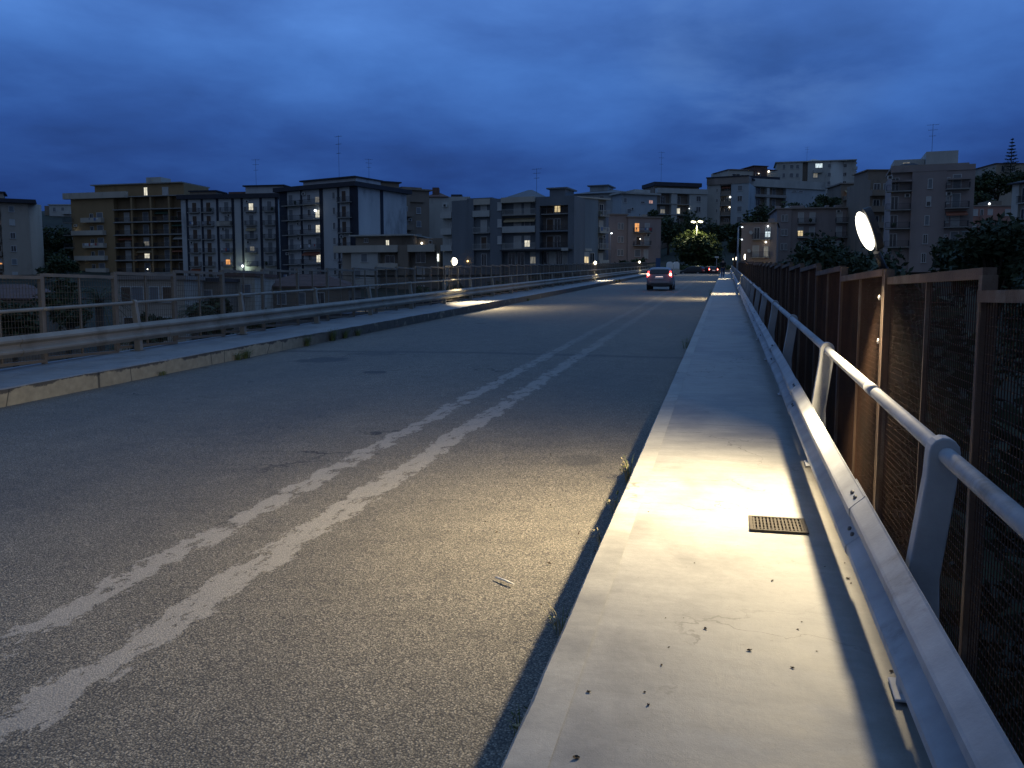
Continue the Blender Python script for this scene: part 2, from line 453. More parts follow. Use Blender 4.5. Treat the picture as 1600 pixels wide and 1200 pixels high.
prof = [(-11.12, -.30), (-11.12, -.75), (-9.0, -1.1), (-8.6, -2.1), (-1.2, -2.1), (-.8, -1.1), (.93, -.75), (.93, -.30)]
n = len(prof)
mb.mesh([(x, Y0, z+bz(Y0)) for x, z in prof]+[(x, Y1, z+bz(Y1)) for x, z in prof], [(k, (k+1) % n, n+(k+1) % n, n+k) for k in range(n)], DECKM)
mb.build('deck', br)
for yy in (12, 37, 62, 87, 112):
    q = MB(); q.box(-7.5, -2.3, yy-.8, yy+.8, min(-12, terrain(-5, yy))-1, bz(yy)-2.15, DECKM); q.build('pier', br)

# ------------------------------------------------------------------ guardrails
PITCHP = 3.74
WPROF = [(.648, .534), (.643, .526), (.590, .478), (.583, .470), (.583, .440), (.590, .432), (.630, .398), (.634, .390), (.634, .350), (.630, .342), (.582, .304), (.574, .296), (.574, .268), (.582, .258), (.640, .206), (.645, .200)]
def post_data(mat_, s):
    """leaning tapered post with a rounded head, local x across the bridge"""
    prof = [(.655, 0), (.79, 0), (.775, .45), (.818, .80)]
    for k in range(9):
        a = R_(-25+k*25); prof.append((.775+.052*math.cos(a), .91+.055*math.sin(a)))
    prof += [(.718, .82), (.668, .45)]
    q = MB(); q.prism([(s*x, z) for x, z in prof], 'y', -.045, .045, mat_)
    q.box(min(s*.635, s*.85), max(s*.635, s*.85), -.10, .10, 0.002, .014, mat_)
    return q.data('post', True)
def guardrail(name, label, side, y_first, mat_, bolts, group):
    s = 1 if side == 'r' else -1
    ox = 0 if side == 'r' else -10.1
    t = thing(name, label, 'guardrail', (ox, 0, 0))
    rnd = random.Random(5)
    ks = list(range(int((Y0+2-y_first)/PITCHP), int((Y1-1-y_first)/PITCHP)+1))
    me = post_data(mat_, s)
    for k in ks:
        y = y_first+k*PITCHP
        o = link('post', me, t, .008, (rnd.uniform(-.008, .008), y, bz(y))); o.rotation_euler = (0, rnd.uniform(-.01, .01), rnd.uniform(-.04, .04))
    # beam: one length per bay, each lapping over the next
    q = MB()
    for k in ks[:-1]:
        ya, yb = y_first+k*PITCHP+.78, y_first+(k+1)*PITCHP+1.10
        off = -.004; sg = rnd.uniform(-.006, .006)
        pr = [(s*(x-.000), z) for x, z in WPROF]
        segs = 6; m_ = len(pr); pts = []
        for j in range(segs+1):
            y = ya+(yb-ya)*j/segs
            lap = -.007*(1-j/segs) + sg*math.sin(math.pi*j/segs)
            pts += [(x+s*lap, y, z+bz(y)+.4*lap) for x, z in pr]
        q.mesh(pts, [(j*m_+i, j*m_+i+1, (j+1)*m_+i+1, (j+1)*m_+i) for j in range(segs) for i in range(m_-1)], mat_, False)
    o = q.build('rail_beam', t)
    sd = o.modifiers.new('s', 'SOLIDIFY'); sd.thickness = .004; sd.offset = 0
    # handrail tube, with sleeves at the joints
    q = MB()
    ya, yb = y_first+ks[0]*PITCHP-.3, y_first+ks[-1]*PITCHP+.3
    q.tube([(s*.775, ya+(yb-ya)*i/60, .91+bz(ya+(yb-ya)*i/60)) for i in range(61)], .030, mat_, 14)
    for k in ks[::2]:
        y = y_first+k*PITCHP+1.55
        q.tube([(s*.775, y-.11, .91+bz(y-.11)), (s*.775, y+.11, .91+bz(y+.11))], .0325, mat_, 14)
    q.build('handrail', t)
    # spacer between beam and post
    q = MB(); q.box(min(s*.632, s*.66), max(s*.632, s*.66), -.05, .05, .26, .47, mat_); sp = q.data('spacer')
    for k in ks: link('spacer', sp, t, 0, (0, y_first+k*PITCHP, bz(y_first+k*PITCHP)))
    if bolts:
        q = MB()
        q.sphere((0, 0, 0), .017, DARK, 8, 5, (.7, 1.8, .9))
        bm_ = q.data('bolt')
        for k in range(0, 8):
            for (bx_, bzz) in ((.612, .498), (.606, .322)):
                for dy_ in (-.36, -.27):
                    y = y_first+k*PITCHP+dy_+1.22
                    o = link('bolt', bm_, t, 0, (s*bx_, y, bzz+bz(y)))
    return t
guardrail('guardrail', 'galvanised guardrail with tubular handrail and leaning posts along the near right pavement', 'r', 3.38, GALV, True, None)
guardrail('guardrail', 'dull guardrail with handrail along the far left pavement beyond the road', 'l', 14.4-PITCHP*11, GALV_L, False, None)

# ------------------------------------------------------------------ fences
def fence_panel(L, H, cell_y, cell_z, wr, mw):
    q = MB()
    ny = int(L/cell_y); nz = int(H/cell_z); rnd = random.Random(9)
    for i in range(1, ny):
        y = L*i/ny; q.box(-wr, wr, y-wr, y+wr, .03, H-.01, mw)
    for j in range(1, nz):
        z = H*j/nz; q.box(wr, 3*wr, .02, L-.02, z-wr, z+wr, mw)
    return q.data('mesh_panel')
def fence_frame(L, H, mf, b):
    q = MB()
    q.box(-b*.5, b*.5, .0, L, H-b*.9, H, mf); q.box(-b*.5, b*.5, 0, L, .03, .03+b*.8, mf)
    q.box(-b*.4, b*.4, .001, b*.5, .03+b*.8, H-b*.9, mf); q.box(-b*.4, b*.4, L-b*.5, L-.001, .03+b*.8, H-b*.9, mf)
    return q.data('panel_frame', True)
def fence(name, label, X, y_first, L, H_near, n_before, mf, mw, cell, wr, b, H):
    t = thing(name, label, 'fence', (X, 0, 0))
    pm = fence_panel(L-.03, H, cell[0], cell[1], wr, mw); pf = fence_frame(L-.03, H, mf, b)
    q = MB(); q.box(-b*.55, b*.55, -b*.5, b*.5, min(0, H_near-H), H_near+.10, mf); po = q.data('post')
    q = MB(); q.box(-b*.28, b*.28, -b*.22, b*.22, .04, H-.03, mf); md = q.data('stiffener')
    k = -n_before; rnd = random.Random(11)
    while y_first+k*L < Y1-L:
        y = y_first+k*L
        zb = bz(y)+H_near-H
        hh = 0
        link('post', po, t, 0, (0, y, bz(y)-.12))
        jx = rnd.uniform(-.012, .012); jz = rnd.uniform(-.012, .012)
        for nm, me, yy in (('mesh_panel', pm, y+.03), ('panel_frame', pf, y+.03), ('stiffener', md, y+L/2)):
            o = link(nm, me, t, 0, (jx, yy, zb+jz))
            if nm != 'stiffener': o.rotation_euler = (rnd.uniform(-.004, .004), 0, 0)
        k += 1
    return t
FR = fence('mesh_fence', 'rusty dense wire mesh fence behind the guardrail on the right', 0.985, 3.72-2.12, 2.12, 1.555, 3, RUST, RUST_W, (.034, .036), .0019, .05, 1.96)
fence('mesh_fence', 'grey see-through wire mesh fence along the far left edge of the bridge', -11.0, 12.22-1.79*6, 1.79, 1.50, 4, FRAME_L, WIRE_L, (.065, .10), .0027, .062, 1.46)

for px, py in ((1374, 465), (1372, 533)):
    d = P(px, py, 1)-CAM; c = CAM+d*(.955/d.x)
    q = MB(); q.sphere((c.x-.985, c.y, c.z), .017, mat('white_tag', (.75, .75, .72), .6, .05), 10, 6, (.4, 1, 1)); q.build('white_tag', FR)
# ------------------------------------------------------------------ bridge lamps
def oval(c, n, a, ra, rb, th, m, q, N=20):
    """flat oval disc with thickness: n = facing direction, a = long axis"""
    n = n.normalized(); a = (a-n*a.dot(n)).normalized(); b_ = n.cross(a)
    top = [c+ra*math.cos(2*math.pi*k/N)*a+rb*math.sin(2*math.pi*k/N)*b_ for k in range(N)]
    q.mesh([p for p in top]+[p-th*n for p in top]+[c, c-th*n], [(k, (k+1) % N, N+(k+1) % N, N+k) for k in range(N)]+[((k+1) % N, k, 2*N) for k in range(N)]+[(N+k, N+(k+1) % N, 2*N+1) for k in range(N)], m)
def bridge_lamp(y, side, head, n, power, label, lens, col=(1, .81, .50), size=(.132, .050), spread=150, tilt=(0, 0, 1), thick=.045):
    s = 1 if side == 'r' else -1
    X = 1.06 if side == 'r' else -11.08
    t = thing('bridge_lamp', label, 'lamp', (X, y, bz(y)), 0, 'low lamps along the bridge fences')
    H = Vector((head[0]-X, head[1]-y, head[2]))
    n = Vector(n).normalized()
    up = Vector((0, 0, 1)); a = Vector(tilt).normalized(); n0 = n; n = (n-a*n.dot(a)).normalized()
    foot = H-a*(size[0]+.02)-n*.02
    q = MB(); q.tube([(0, 0, -.35), (0, 0, head[2]-.42), (H.x*.10, H.y*.1, head[2]-.30)], .03, RUST if s > 0 else GALV_L, 10); q.build('pole', t)
    q = MB(); q.tube([(H.x*.10, H.y*.1, head[2]-.30), tuple(foot)], [.026, .022], DARK, 10); q.build('arm', t)
    q = MB(); oval(H-n*.022, n, a, size[0]*1.08, size[1]*1.12, .045, DARK, q); q.build('lamp_head', t, True)
    q = MB(); q.sphere((0, 0, 0), 1.0, lens, 20, 12)
    bq = n.cross(a); q.v = [tuple(H+a*(v[0]*size[0])+bq*(v[1]*size[1])+n*(v[2]*thick+.006)) for v in q.v]; q.build('lens', t, True)
    ld = bpy.data.lights.new('lamp_light', 'AREA'); ld.shape = 'ELLIPSE'; ld.size = size[1]*1.6; ld.size_y = size[0]*1.6
    ld.energy = power; ld.color = col; ld.spread = R_(spread)
    o = bpy.data.objects.new('lamp_light', ld); COL.objects.link(o); o.parent = t
    n = n0; a = (a-n*a.dot(n)).normalized(); o.location = H+n*(thick+.04)
    xx = n.cross(a); o.rotation_mode = 'QUATERNION'
    o.rotation_quaternion = Matrix((xx, a, -n)).transposed().to_quaternion() if xx.cross(a).dot(-n) > 0 else Matrix((-xx, a, -n)).transposed().to_quaternion()
    return t
bridge_lamp(6.25, 'r', (.878, 6.1, 1.778), (-.78, -.13, -.60), 255, 'glowing oval lamp tilted above the rusty fence nearest the camera', LENS, spread=148, tilt=(-.34, 0, .94))
for yy, lab in ((43.5, 'low lamp over the right pavement, second along the rusty fence'), (80, 'low lamp over the right pavement, third along the rusty fence, past the car'), (117, 'low lamp over the right pavement, farthest along the rusty fence')):
    bridge_lamp(yy, 'r', (.88, yy, 1.77), (-.70, .05 if yy < 60 else -.12, -.70), 150, lab, LENS2, spread=108)
for yy, lab in ((34.5, 'bright round lamp on the left fence, nearest of that row'), (74.5, 'low lamp on the left fence in front of the pink house'), (114, 'low lamp on the left fence near the bridge end')):
    bridge_lamp(yy, 'l', (-10.86, yy, 1.66 if yy < 50 else 1.5), (.68, -.10, -.70), 190, lab, LENS2, size=(.16, .15), spread=115, thick=.14)

# ------------------------------------------------------------------ pavement details
g = thing('drain_grate', 'small square iron drain grate set in the lit pavement', 'drain grate', (.345, 5.42, bz(5.42)+.004))
q = MB()
q.box(-.20, .20, -.19, -.165, -.004, .006, IRON); q.box(-.20, .20, .165, .19, -.004, .006, IRON); q.box(-.20, -.175, -.165, .165, -.004, .006, IRON); q.box(.175, .20, -.165, .165, -.004, .006, IRON)
q.build('frame', g)
q = MB()
for i in range(14): q.box(-.172+.0255*i, -.172+.0255*i+.014, -.163, .163, -.010, .003+.001*(i % 3), IRON)
for i in range(4): q.box(-.174, .174, -.125+.075*i, -.108+.075*i, -.009, .0022, IRON)
q.build('grille', g)
q = MB(); DH = mat('drain_hole', (.03, .027, .022), .95)
for f_ in ([(-.18, -.17, 0), (.18, -.17, 0), (.18, -.17, -.4), (-.18, -.17, -.4)], [(-.18, .17, 0), (.18, .17, 0), (.18, .17, -.4), (-.18, .17, -.4)], [(-.18, -.17, 0), (-.18, .17, 0), (-.18, .17, -.4), (-.18, -.17, -.4)], [(.18, -.17, 0), (.18, .17, 0), (.18, .17, -.4), (.18, -.17, -.4)], [(-.18, -.17, -.4), (.18, -.17, -.4), (.18, .17, -.4), (-.18, .17, -.4)]):
    q.poly([(x, y, z-.0045) for x, y, z in f_], DH)
q.build('pit', g); g.scale = (.84, .89, 1)

rnd = random.Random(21)
lq = MB()
for k in range(4):
    a = k*math.pi/2
pts = [(0, -.5, 0), (.22, -.2, .08), (.26, .15, .05), (0, .5, .12), (-.26, .15, .06), (-.22, -.2, .1)]
lq.mesh([(x*.03, y*.03, z*.03+.002) for x, y, z in pts]+[(0, 0, .001)], [(0, 1, 6), (1, 2, 6), (2, 3, 6), (3, 4, 6), (4, 5, 6), (5, 0, 6)], LEAFD)
lq.mesh([(x*.03, y*.03, z*.03+.0045) for x, y, z in pts]+[(0, 0, .0035)], [(0, 1, 6), (1, 2, 6), (2, 3, 6), (3, 4, 6), (4, 5, 6), (5, 0, 6)], LEAFD)
leafme = lq.data('dead_leaf')
def ground_pt(px, py, z=0.0):
    for it in range(4):
        d = (P(px, py, 1)-CAM)
        # solve CAM + t d on plane z + SLOPE*y
        tt = (EYE - z)/(SLOPE*d.y - d.z)
        return CAM+tt*d
for (px, py, s_) in ((1102, 983, .75), (1171, 1017, .9), (1013, 1102, .7), (1007, 1082, .5), (920, 1082, .8), (1034, 1040, .6), (1045, 1012, .4), (900, 1185, 1.0), (1207, 908, .7), (1325, 905, 1.0), (1330, 912, .6), (1339, 893, .5), (1289, 886, .5), (1238, 1044, .7), (1247, 984, .5), (1253, 972, .4), (1276, 1018, .4), (1392, 1050, .8), (1395, 1035, .6), (1320, 880, .45), (1085, 880, .4), (1126, 790, .4), (1013, 800, .45), (1068, 966, .3), (1040, 966, .35)):
    p = ground_pt(px, py)
    o = link('dead_leaf', leafme, None, 0, tuple(p)); o.scale = (s_*.9, s_*.9, s_*1.2); o.rotation_euler = (rnd.uniform(-.3, .3), rnd.uniform(-.3, .3), rnd.uniform(0, 6))
    tag(o, 'small dark dead leaf lying on the concrete pavement', 'leaf', 'dead leaves on the pavement')
for (px, py, s_) in ((860, 790, .8), (780, 786, .6), (758, 815, .5), (776, 832, .6), (904, 835, .6), (905, 832, .5), (858, 881, .9), (930, 862, .7), (838, 900, .4), (845, 945, .5), (860, 710, .7), (700, 830, .4)):
    p = ground_pt(px, py, -.236)
    o = link('dead_leaf', leafme, None, 0, tuple(p)); o.scale = (s_*1.1, s_*1.1, s_*1.4); o.rotation_euler = (rnd.uniform(-.3, .3), rnd.uniform(-.3, .3), rnd.uniform(0, 6))
    tag(o, 'small dark dead leaf lying on the asphalt', 'leaf', 'dead leaves on the road')
p = ground_pt(775, 904, -.234); p2 = ground_pt(803, 915, -.234)
q = MB(); q.tube([p+Vector((0, 0, .008)), (p+p2)/2+Vector((0, 0, .011)), p2+Vector((0, 0, .008))], [.005, .006, .005], mat('pale_stick', (.8, .76, .66), .7), 6)
tag(q.build('stick'), 'thin pale stick lying on the lit asphalt', 'stick')

def tuft(x, y, z, n, h, spread, mats, label, seed, bend=.5, group=None):
    rnd = random.Random(seed); q = MB()
    for i in range(n):
        a = rnd.uniform(0, 2*math.pi); L = h*rnd.uniform(.5, 1.1); r = spread*rnd.random()
        b0 = Vector((math.cos(a)*r*.4, math.sin(a)*r*.8, 0)); dr = Vector((math.cos(a), math.sin(a), 0))*bend*rnd.uniform(.3, 1.1)
        sd = Vector((-math.sin(a), math.cos(a), 0))*.0038*rnd.uniform(.6, 1.5); prev = b0; m_ = rnd.choice(mats)
        for k in range(3):
            t0, t1 = k/3, (k+1)/3
            c0 = b0+dr*L*t0*t0+Vector((0, 0, L*t0*(1-.25*t0))); c1 = b0+dr*L*t1*t1+Vector((0, 0, L*t1*(1-.25*t1)))
            w0, w1 = 1-t0*.8, 1-t1*.9
            q.poly([c0-sd*w0, c0+sd*w0, c1+sd*w1, c1-sd*w1], m_)
        if rnd.random() < .5:
            for k in range(4):
                c = b0+dr*L*.8+Vector((0, 0, L*rnd.uniform(.35, .8))); e = Vector((rnd.uniform(-1, 1), rnd.uniform(-1, 1), rnd.uniform(0, 1)))*.014
                q.poly([c, c+e, c+e+sd*2.5, c+sd*2.5], m_)
    o = q.build('weed_tuft'); o.location = (x, y, z)
    tag(o, label, 'weed', group)
wl = [(968, 752, 30, .17, .10, 'tallest green weed tuft at the foot of the right kerb'), (940, 800, 12, .10, .10, 'thin dry weed in the kerb shadow below the tallest tuft'), (915, 850, 16, .09, .07, 'low dry weed in the kerb shadow on the right'), (846, 990, 18, .13, .12, 'straggly dry weed in the kerb shadow near the camera'), (778, 1140, 14, .07, .05, 'sparse weed at the bottom end of the right kerb'), (1072, 545, 40, .22, .3, 'dark bushy weed at the right kerb joint'), (1108, 462, 40, .3, .4, 'weed clump at the far right kerb')]
for i, (px, py, n_, h_, sp, lab) in enumerate(wl):
    p = ground_pt(px, py, -.248)
    tuft(XR-.085, p.y, bz(p.y)-.249, n_, h_*1.6, sp, [GRASSM, DRYGR, DRYGR] if i < 5 else [GRASSM], lab, 40+i, .55)
for i, (px, py, n_, h_, sp) in enumerate([(360, 562, 40, .2, .3), (390, 560, 50, .25, .35), (455, 540, 60, .33, .5), (500, 532, 70, .38, .5), (520, 528, 50, .3, .4), (540, 524, 40, .25, .3), (210, 585, 20, .1, .3), (810, 470, 30, .2, .4), (975, 442, 90, .45, .06), (983, 441, 70, .4, .06)]):
    p = ground_pt(px, py, -.248)
    tuft(XL+.05, p.y, bz(p.y)-.249, n_*2, h_, min(sp, .14), [GRASSM], 'dark weeds growing out of the left kerb foot', 60+i, .6, 'weeds along the left kerb')

# ------------------------------------------------------------------ car
GLASS = mat('car_glass', (.015, .018, .022), .12, .1, spec=.6)
TYRE = mat('tyre_rubber', (.02, .02, .02), .85, .2)
PLATEM = mat('number_plate', (.6, .6, .58), .5, .05)
RIM = mat('rim_alloy', (.35, .35, .36), .4, .1, metal=.6)
RED_ON = emit('tail_light_on', (1, .03, .02), 5.0)
RED_HOT = emit('tail_light_core', (1, .35, .25), 9.0)
RED_OFF = mat('tail_light_off', (.25, .01, .01), .25, .1)
LAMPW = mat('headlight_glass', (.5, .5, .5), .15, .1)
def paint(name, c, metal=.3): return mat(name, c, .32, .05, 1, metal, spec=.5)
def car(name, label, loc, rz, pm, lit, L=3.9, Wd=1.68, Hh=1.50, group=None):
    t = thing(name, label, 'car', loc, rz, group)
    hl, hw = L/2, Wd/2
    # stations: y, half width low, belt half width, roof half width, z bottom, z belt, z roof
    st = [(-hl, .80, .76, .60, .42, .86, .90), (-hl+.06, .95, .92, .70, .30, .92, 1.02), (-hl+.22, 1.0, .97, .74, .24, .95, Hh-.10), (-hl+.45, 1.0, .98, .78, .22, .95, Hh-.01), (-.35, 1.0, .98, .80, .20, .94, Hh), (.35, 1.0, .98, .78, .20, .93, Hh-.06), (.72, 1.0, .97, .76, .20, .92, Hh-.22), (1.10, 1.0, .96, .80, .22, .91, .98), (hl-.35, .98, .92, .74, .24, .84, .87), (hl-.06, .90, .82, .60, .30, .70, .72), (hl, .78, .70, .5, .40, .62, .64)]
    q = MB(); n = 12; pts = []
    for (y, a, b_, c, z0, z1, z2) in st:
        a *= hw; b_ *= hw; c *= hw; zm = z0*.45+z1*.55
        half = [(a*.86, z0), (a, z0+.12), (a*1.005, zm), (b_, z1), (c+.02, z2-.05), (c*.72, z2)]
        ring = [(x, y, z) for x, z in half]+[(-x, y, z) for x, z in reversed(half)]
        pts += ring
    fs = [(j*n+i, j*n+(i+1) % n, (j+1)*n+(i+1) % n, (j+1)*n+i) for j in range(len(st)-1) for i in range(n)]
    fs += [tuple(range(n)), tuple(reversed(range((len(st)-1)*n, len(st)*n)))]
    q.mesh(pts, fs, pm, True); o = q.build('body', t, True)
    o.modifiers.new('s', 'SUBSURF').levels = 2; o.modifiers['s'].render_levels = 2
    # glass
    q = MB()
    zr = Hh-.14
    q.mesh([(-.58*hw/.84, -hl+.20, zr-.02), (.58*hw/.84, -hl+.20, zr-.02), (.70*hw/.84, -hl-.0, .99), (-.70*hw/.84, -hl-.0, .99), (-.56*hw/.84, -hl+.45, zr), (.56*hw/.84, -hl+.45, zr), (.68*hw/.84, -hl+.35, .97), (-.68*hw/.84, -hl+.35, .97)], [(0, 3, 2, 1), (4, 5, 6, 7), (0, 1, 5, 4), (3, 7, 6, 2), (0, 4, 7, 3), (1, 2, 6, 5)], GLASS)
    q.build('rear_window', t, bevel=.02)
    q = MB()
    q.mesh([(-.60*hw/.84, .62, zr-.02), (.60*hw/.84, .62, zr-.02), (.72*hw/.84, 1.20, .96), (-.72*hw/.84, 1.20, .96), (-.58*hw/.84, .5, zr-.04), (.58*hw/.84, .5, zr-.04), (.68*hw/.84, 1.0, .93), (-.68*hw/.84, 1.0, .93)], [(0, 1, 2, 3), (4, 7, 6, 5), (0, 4, 5, 1), (3, 2, 6, 7), (0, 3, 7, 4), (1, 5, 6, 2)], GLASS)
    q.build('windscreen', t)
    for s in (-1, 1):
        q = MB()
        x0, x1 = s*hw*.945, s*hw*.80
        q.mesh([(x0, -hl+.50, .97), (x0, .85, .96), (x1, .35, Hh-.16), (x1, -hl+.62, Hh-.13), (x0*.92, -hl+.50, .97), (x0*.92, .85, .96), (x1*.92, .35, Hh-.16), (x1*.92, -hl+.62, Hh-.13)], [(0, 1, 2, 3), (4, 7, 6, 5), (0, 4, 5, 1), (2, 6, 7, 3), (0, 3, 7, 4), (1, 5, 6, 2)], GLASS)
        q.build('side_window', t)
        q = MB(); q.mesh([(s*hw*.74, -hl+.02, .80), (s*hw*.965, -hl+.10, .78), (s*hw*.90, -hl+.20, 1.16), (s*hw*.80, -hl+.155, 1.16), (s*hw*.74, -hl+.16, .80), (s*hw*.90, -hl+.28, .78), (s*hw*.86, -hl+.32, 1.16), (s*hw*.78, -hl+.30, 1.16)], [(0, 1, 2, 3), (4, 7, 6, 5), (0, 4, 5, 1), (1, 5, 6, 2), (2, 6, 7, 3), (3, 7, 4, 0)], RED_ON if lit else RED_OFF)
        tl = q.build('tail_light', t, True)
        if lit:
            q = MB(); q.sphere((s*hw*.86, -hl+.045, .95), .075, RED_HOT, 10, 6, (1, .45, 1.2)); q.build('bulb', tl)
            ld = bpy.data.lights.new('tail_glow', 'POINT'); ld.energy = .9; ld.color = (1, .06, .03); ld.shadow_soft_size = .05
            lo = bpy.data.objects.new('tail_glow', ld); COL.objects.link(lo); lo.parent = t; lo.location = (s*hw*.86, -hl-.12, .93)
        q = MB(); q.sphere((s*(hw+.08), .62, 1.0), .09, pm, 10, 6, (1.0, .6, .75)); q.build('wing_mirror', t)
        q = MB(); q.sphere((s*hw*.68, hl-.10, .66), .12, LAMPW, 10, 6, (1.2, .7, .7)); q.build('headlight', t)
        for yy in (-hl+.68, hl-.72):
            q = MB(); q.tube([(s*(hw-.20), yy, .30), (s*(hw+.012), yy, .30)], .30, TYRE, 20); wh = q.build('wheel', t, bevel=.02)
            q = MB(); q.tube([(s*(hw-.02), yy, .30), (s*(hw+.020), yy, .30)], .19, RIM, 14); q.build('rim', wh)
    q = MB(); q.box(-.62, .62, -hl-.035, -hl+.10, .40, .56, pm); q.build('bumper', t, bevel=.03)
    q = MB(); q.box(-.26, .26, -hl-.02, -hl+.05, .685, .79, PLATEM); q.build('number_plate', t)
    q = MB(); q.box(-.5, .5, -hl+.02, -hl+.2, .24, .37, DARK); q.build('valance', t)
    if lit:
        q = MB()
        for s in (-1, 1): pass
        q.box(-.22, .22, -hl-.012, -hl+.04, .80, .815, emit('plate_lamp', (1, .75, .7), 2)); q.build('plate_light', t)
    return t
car('hatchback', 'grey hatchback seen from behind with red tail lights on, driving away on the bridge', (-3.98, 56.5, bz(56.5)-.23), 0, paint('grey_paint', (.22, .225, .245)), True, 3.55, 1.58, 1.43)

# ------------------------------------------------------------------ person
def skin_body(name, verts, edges, m, parent=None, sub=2):
    me = bpy.data.meshes.new(name); me.from_pydata([v[:3] for v in verts], edges, []); me.materials.append(m)
    o = bpy.data.objects.new(name, me); COL.objects.link(o)
    if parent: o.parent = parent
    sk = o.modifiers.new('skin', 'SKIN'); sk.use_smooth_shade = True
    me.skin_vertices[0].data[0].use_root = True
    for i, v in enumerate(verts):
        r = v[3]; me.skin_vertices[0].data[i].radius = r if isinstance(r, tuple) else (r, r)
    ss = o.modifiers.new('sub', 'SUBSURF'); ss.levels = sub; ss.render_levels = sub
    return o
def person(loc, rz):
    t = thing('person', 'person in a dark jacket and blue jeans walking away on the far right pavement', 'person', loc, rz)
    SKIN = mat('skin_tone', (.35, .2, .14), .6, .05); JACK = mat('dark_jacket', (.012, .012, .014), .85, .2); JEAN = mat('blue_jeans', (.02, .045, .12), .85, .2); HAIR = mat('dark_hair', (.012, .009, .007), .7, .2); SHOE = mat('dark_shoe', (.02, .018, .017), .7, .1)
    V = [(0, 0, .95, (.15, .11)), (0, 0, 1.12, (.14, .10)), (0, .0, 1.30, (.17, .11)), (0, .0, 1.43, (.15, .09)), (0, .01, 1.52, .055), (0, .02, 1.60, .085), (0, .02, 1.70, .085)]
    E = [(0, 1), (1, 2), (2, 3), (3, 4), (4, 5), (5, 6)]
    for s in (-1, 1):
        b_ = len(V)
        sw = .16*s
        V += [(s*.09, 0, .88, .085), (s*.10, sw*.55, .50, .058), (s*.10, sw*1.1, .10, .042), (s*.10, sw*1.1+.12, .04, .035)]
        E += [(0, b_), (b_, b_+1), (b_+1, b_+2), (b_+2, b_+3)]
        b_ = len(V)
        V += [(s*.20, 0, 1.40, .055), (s*.25, -sw*.5, 1.13, .042), (s*.25, -sw*1.0+.05, .90, .030), (s*.25, -sw*1.1+.06, .82, (.032, .016))]
        E += [(3, b_), (b_, b_+1), (b_+1, b_+2), (b_+2, b_+3)]
        h = b_+3
        for k in range(4):
            f = len(V); x = s*.25+(k-1.5)*.0; yy = -sw*1.1+.06+(k-1.5)*.02; L = (.075, .085, .08, .065)[k]
            V += [(x, yy, .79, .009), (x-s*.01, yy+.004, .79-L*.55, .008), (x-s*.022, yy+.006, .79-L, .007)]
            E += [(h, f), (f, f+1), (f+1, f+2)]
        f = len(V); V += [(s*.25-s*.02, -sw*1.1+.10, .81, .010), (s*.235, -sw*1.1+.115, .77, .008)]; E += [(h, f), (f, f+1)]
    skin_body('body', V, E, SKIN, t)
    V = [(0, 0, .90, (.19, .15)), (0, 0, 1.12, (.185, .14)), (0, 0, 1.30, (.205, .145)), (0, 0, 1.44, (.16, .11)), (0, .005, 1.49, .075)]; E = [(0, 1), (1, 2), (2, 3), (3, 4)]
    for s in (-1, 1):
        b_ = len(V); sw = .16*s
        V += [(s*.205, 0, 1.40, .075), (s*.255, -sw*.5, 1.13, .06), (s*.255, -sw*.95+.045, .91, .05)]; E += [(3, b_), (b_, b_+1), (b_+1, b_+2)]
    skin_body('jacket', V, E, JACK, t)
    V = [(0, 0, .96, (.165, .125))]; E = []
    for s in (-1, 1):
        b_ = len(V); sw = .16*s
        V += [(s*.095, 0, .86, .105), (s*.105, sw*.55, .50, .08), (s*.105, sw*1.08, .10, .065)]; E += [(0, b_), (b_, b_+1), (b_+1, b_+2)]
    skin_body('jeans', V, E, JEAN, t)
    for s in (-1, 1):
        sw = .16*s; q = MB(); q.sphere((s*.105, sw*1.1+.07, .05), .05, SHOE, 10, 6, (.9, 2.6, .95)); q.build('shoe', t)
    q = MB(); q.sphere((0, -.005, 1.685), .108, HAIR, 12, 8, (.9, 1.0, 1.0)); q.build('hair', t)
    q = MB()
    for s in (-1, 1): q.sphere((s*.032, .105, 1.665), .012, DARK, 6, 4)
    q.sphere((0, .118, 1.635), .016, SKIN, 6, 4, (.8, 1.2, 1.3)); q.build('face', t)
    for s in (-1, 1):
        q = MB(); q.sphere((s*.098, .01, 1.65), .03, SKIN, 6, 5, (.4, .8, 1.1)); q.build('ear', t)
person((-.27, 88, bz(88)), .1)

# ------------------------------------------------------------------ buildings
def wallm(name, c, dirt=None, var=.14): return mat('wall_'+name, c, .9, var, .35, streak=True, dirt=dirt or tuple(v*.55 for v in c))
DARKW = mat('window_glass_dark', (.018, .022, .028), .15, .2, spec=.6)
SHUT = mat('roller_shutter_pale', (.42, .42, .40), .7, .12, 1, streak=False)
SHUTB = mat('roller_shutter_brown', (.10, .065, .045), .75, .2, 1)
SHUTG = mat('roller_shutter_grey', (.17, .18, .19), .75, .2, 1)
FRM = mat('window_frame_white', (.5, .5, .48), .6, .1)
RAILM = mat('balcony_rail_dark', (.045, .045, .05), .6, .2)
ROOFD = mat('roof_dark', (.035, .035, .045), .8, .2)
ROOFT = mat('roof_tile_red', (.13, .075, .06), .85, .3, 1.5)
SLABM = mat('balcony_slab', (.27, .26, .24), .85, .2)
LIT = {'w': room('lit_room_white', (1.0, .93, .72), 1.1), 'o': room('lit_room_orange', (1.0, .42, .11), 1.3), 'y': room('lit_room_yellow', (1.0, .78, .42), 1.0), 'd': room('lit_room_dim', (.8, .75, .6), .25), 'c': room('lit_room_cool', (.8, .95, 1.0), 1.1), 'p': room('lit_room_pink', (1.0, .55, .45), .5)}
PANE = {'dark': DARKW, 'pale': SHUT, 'brown': SHUTB, 'grey': SHUTG}
WMC = {}
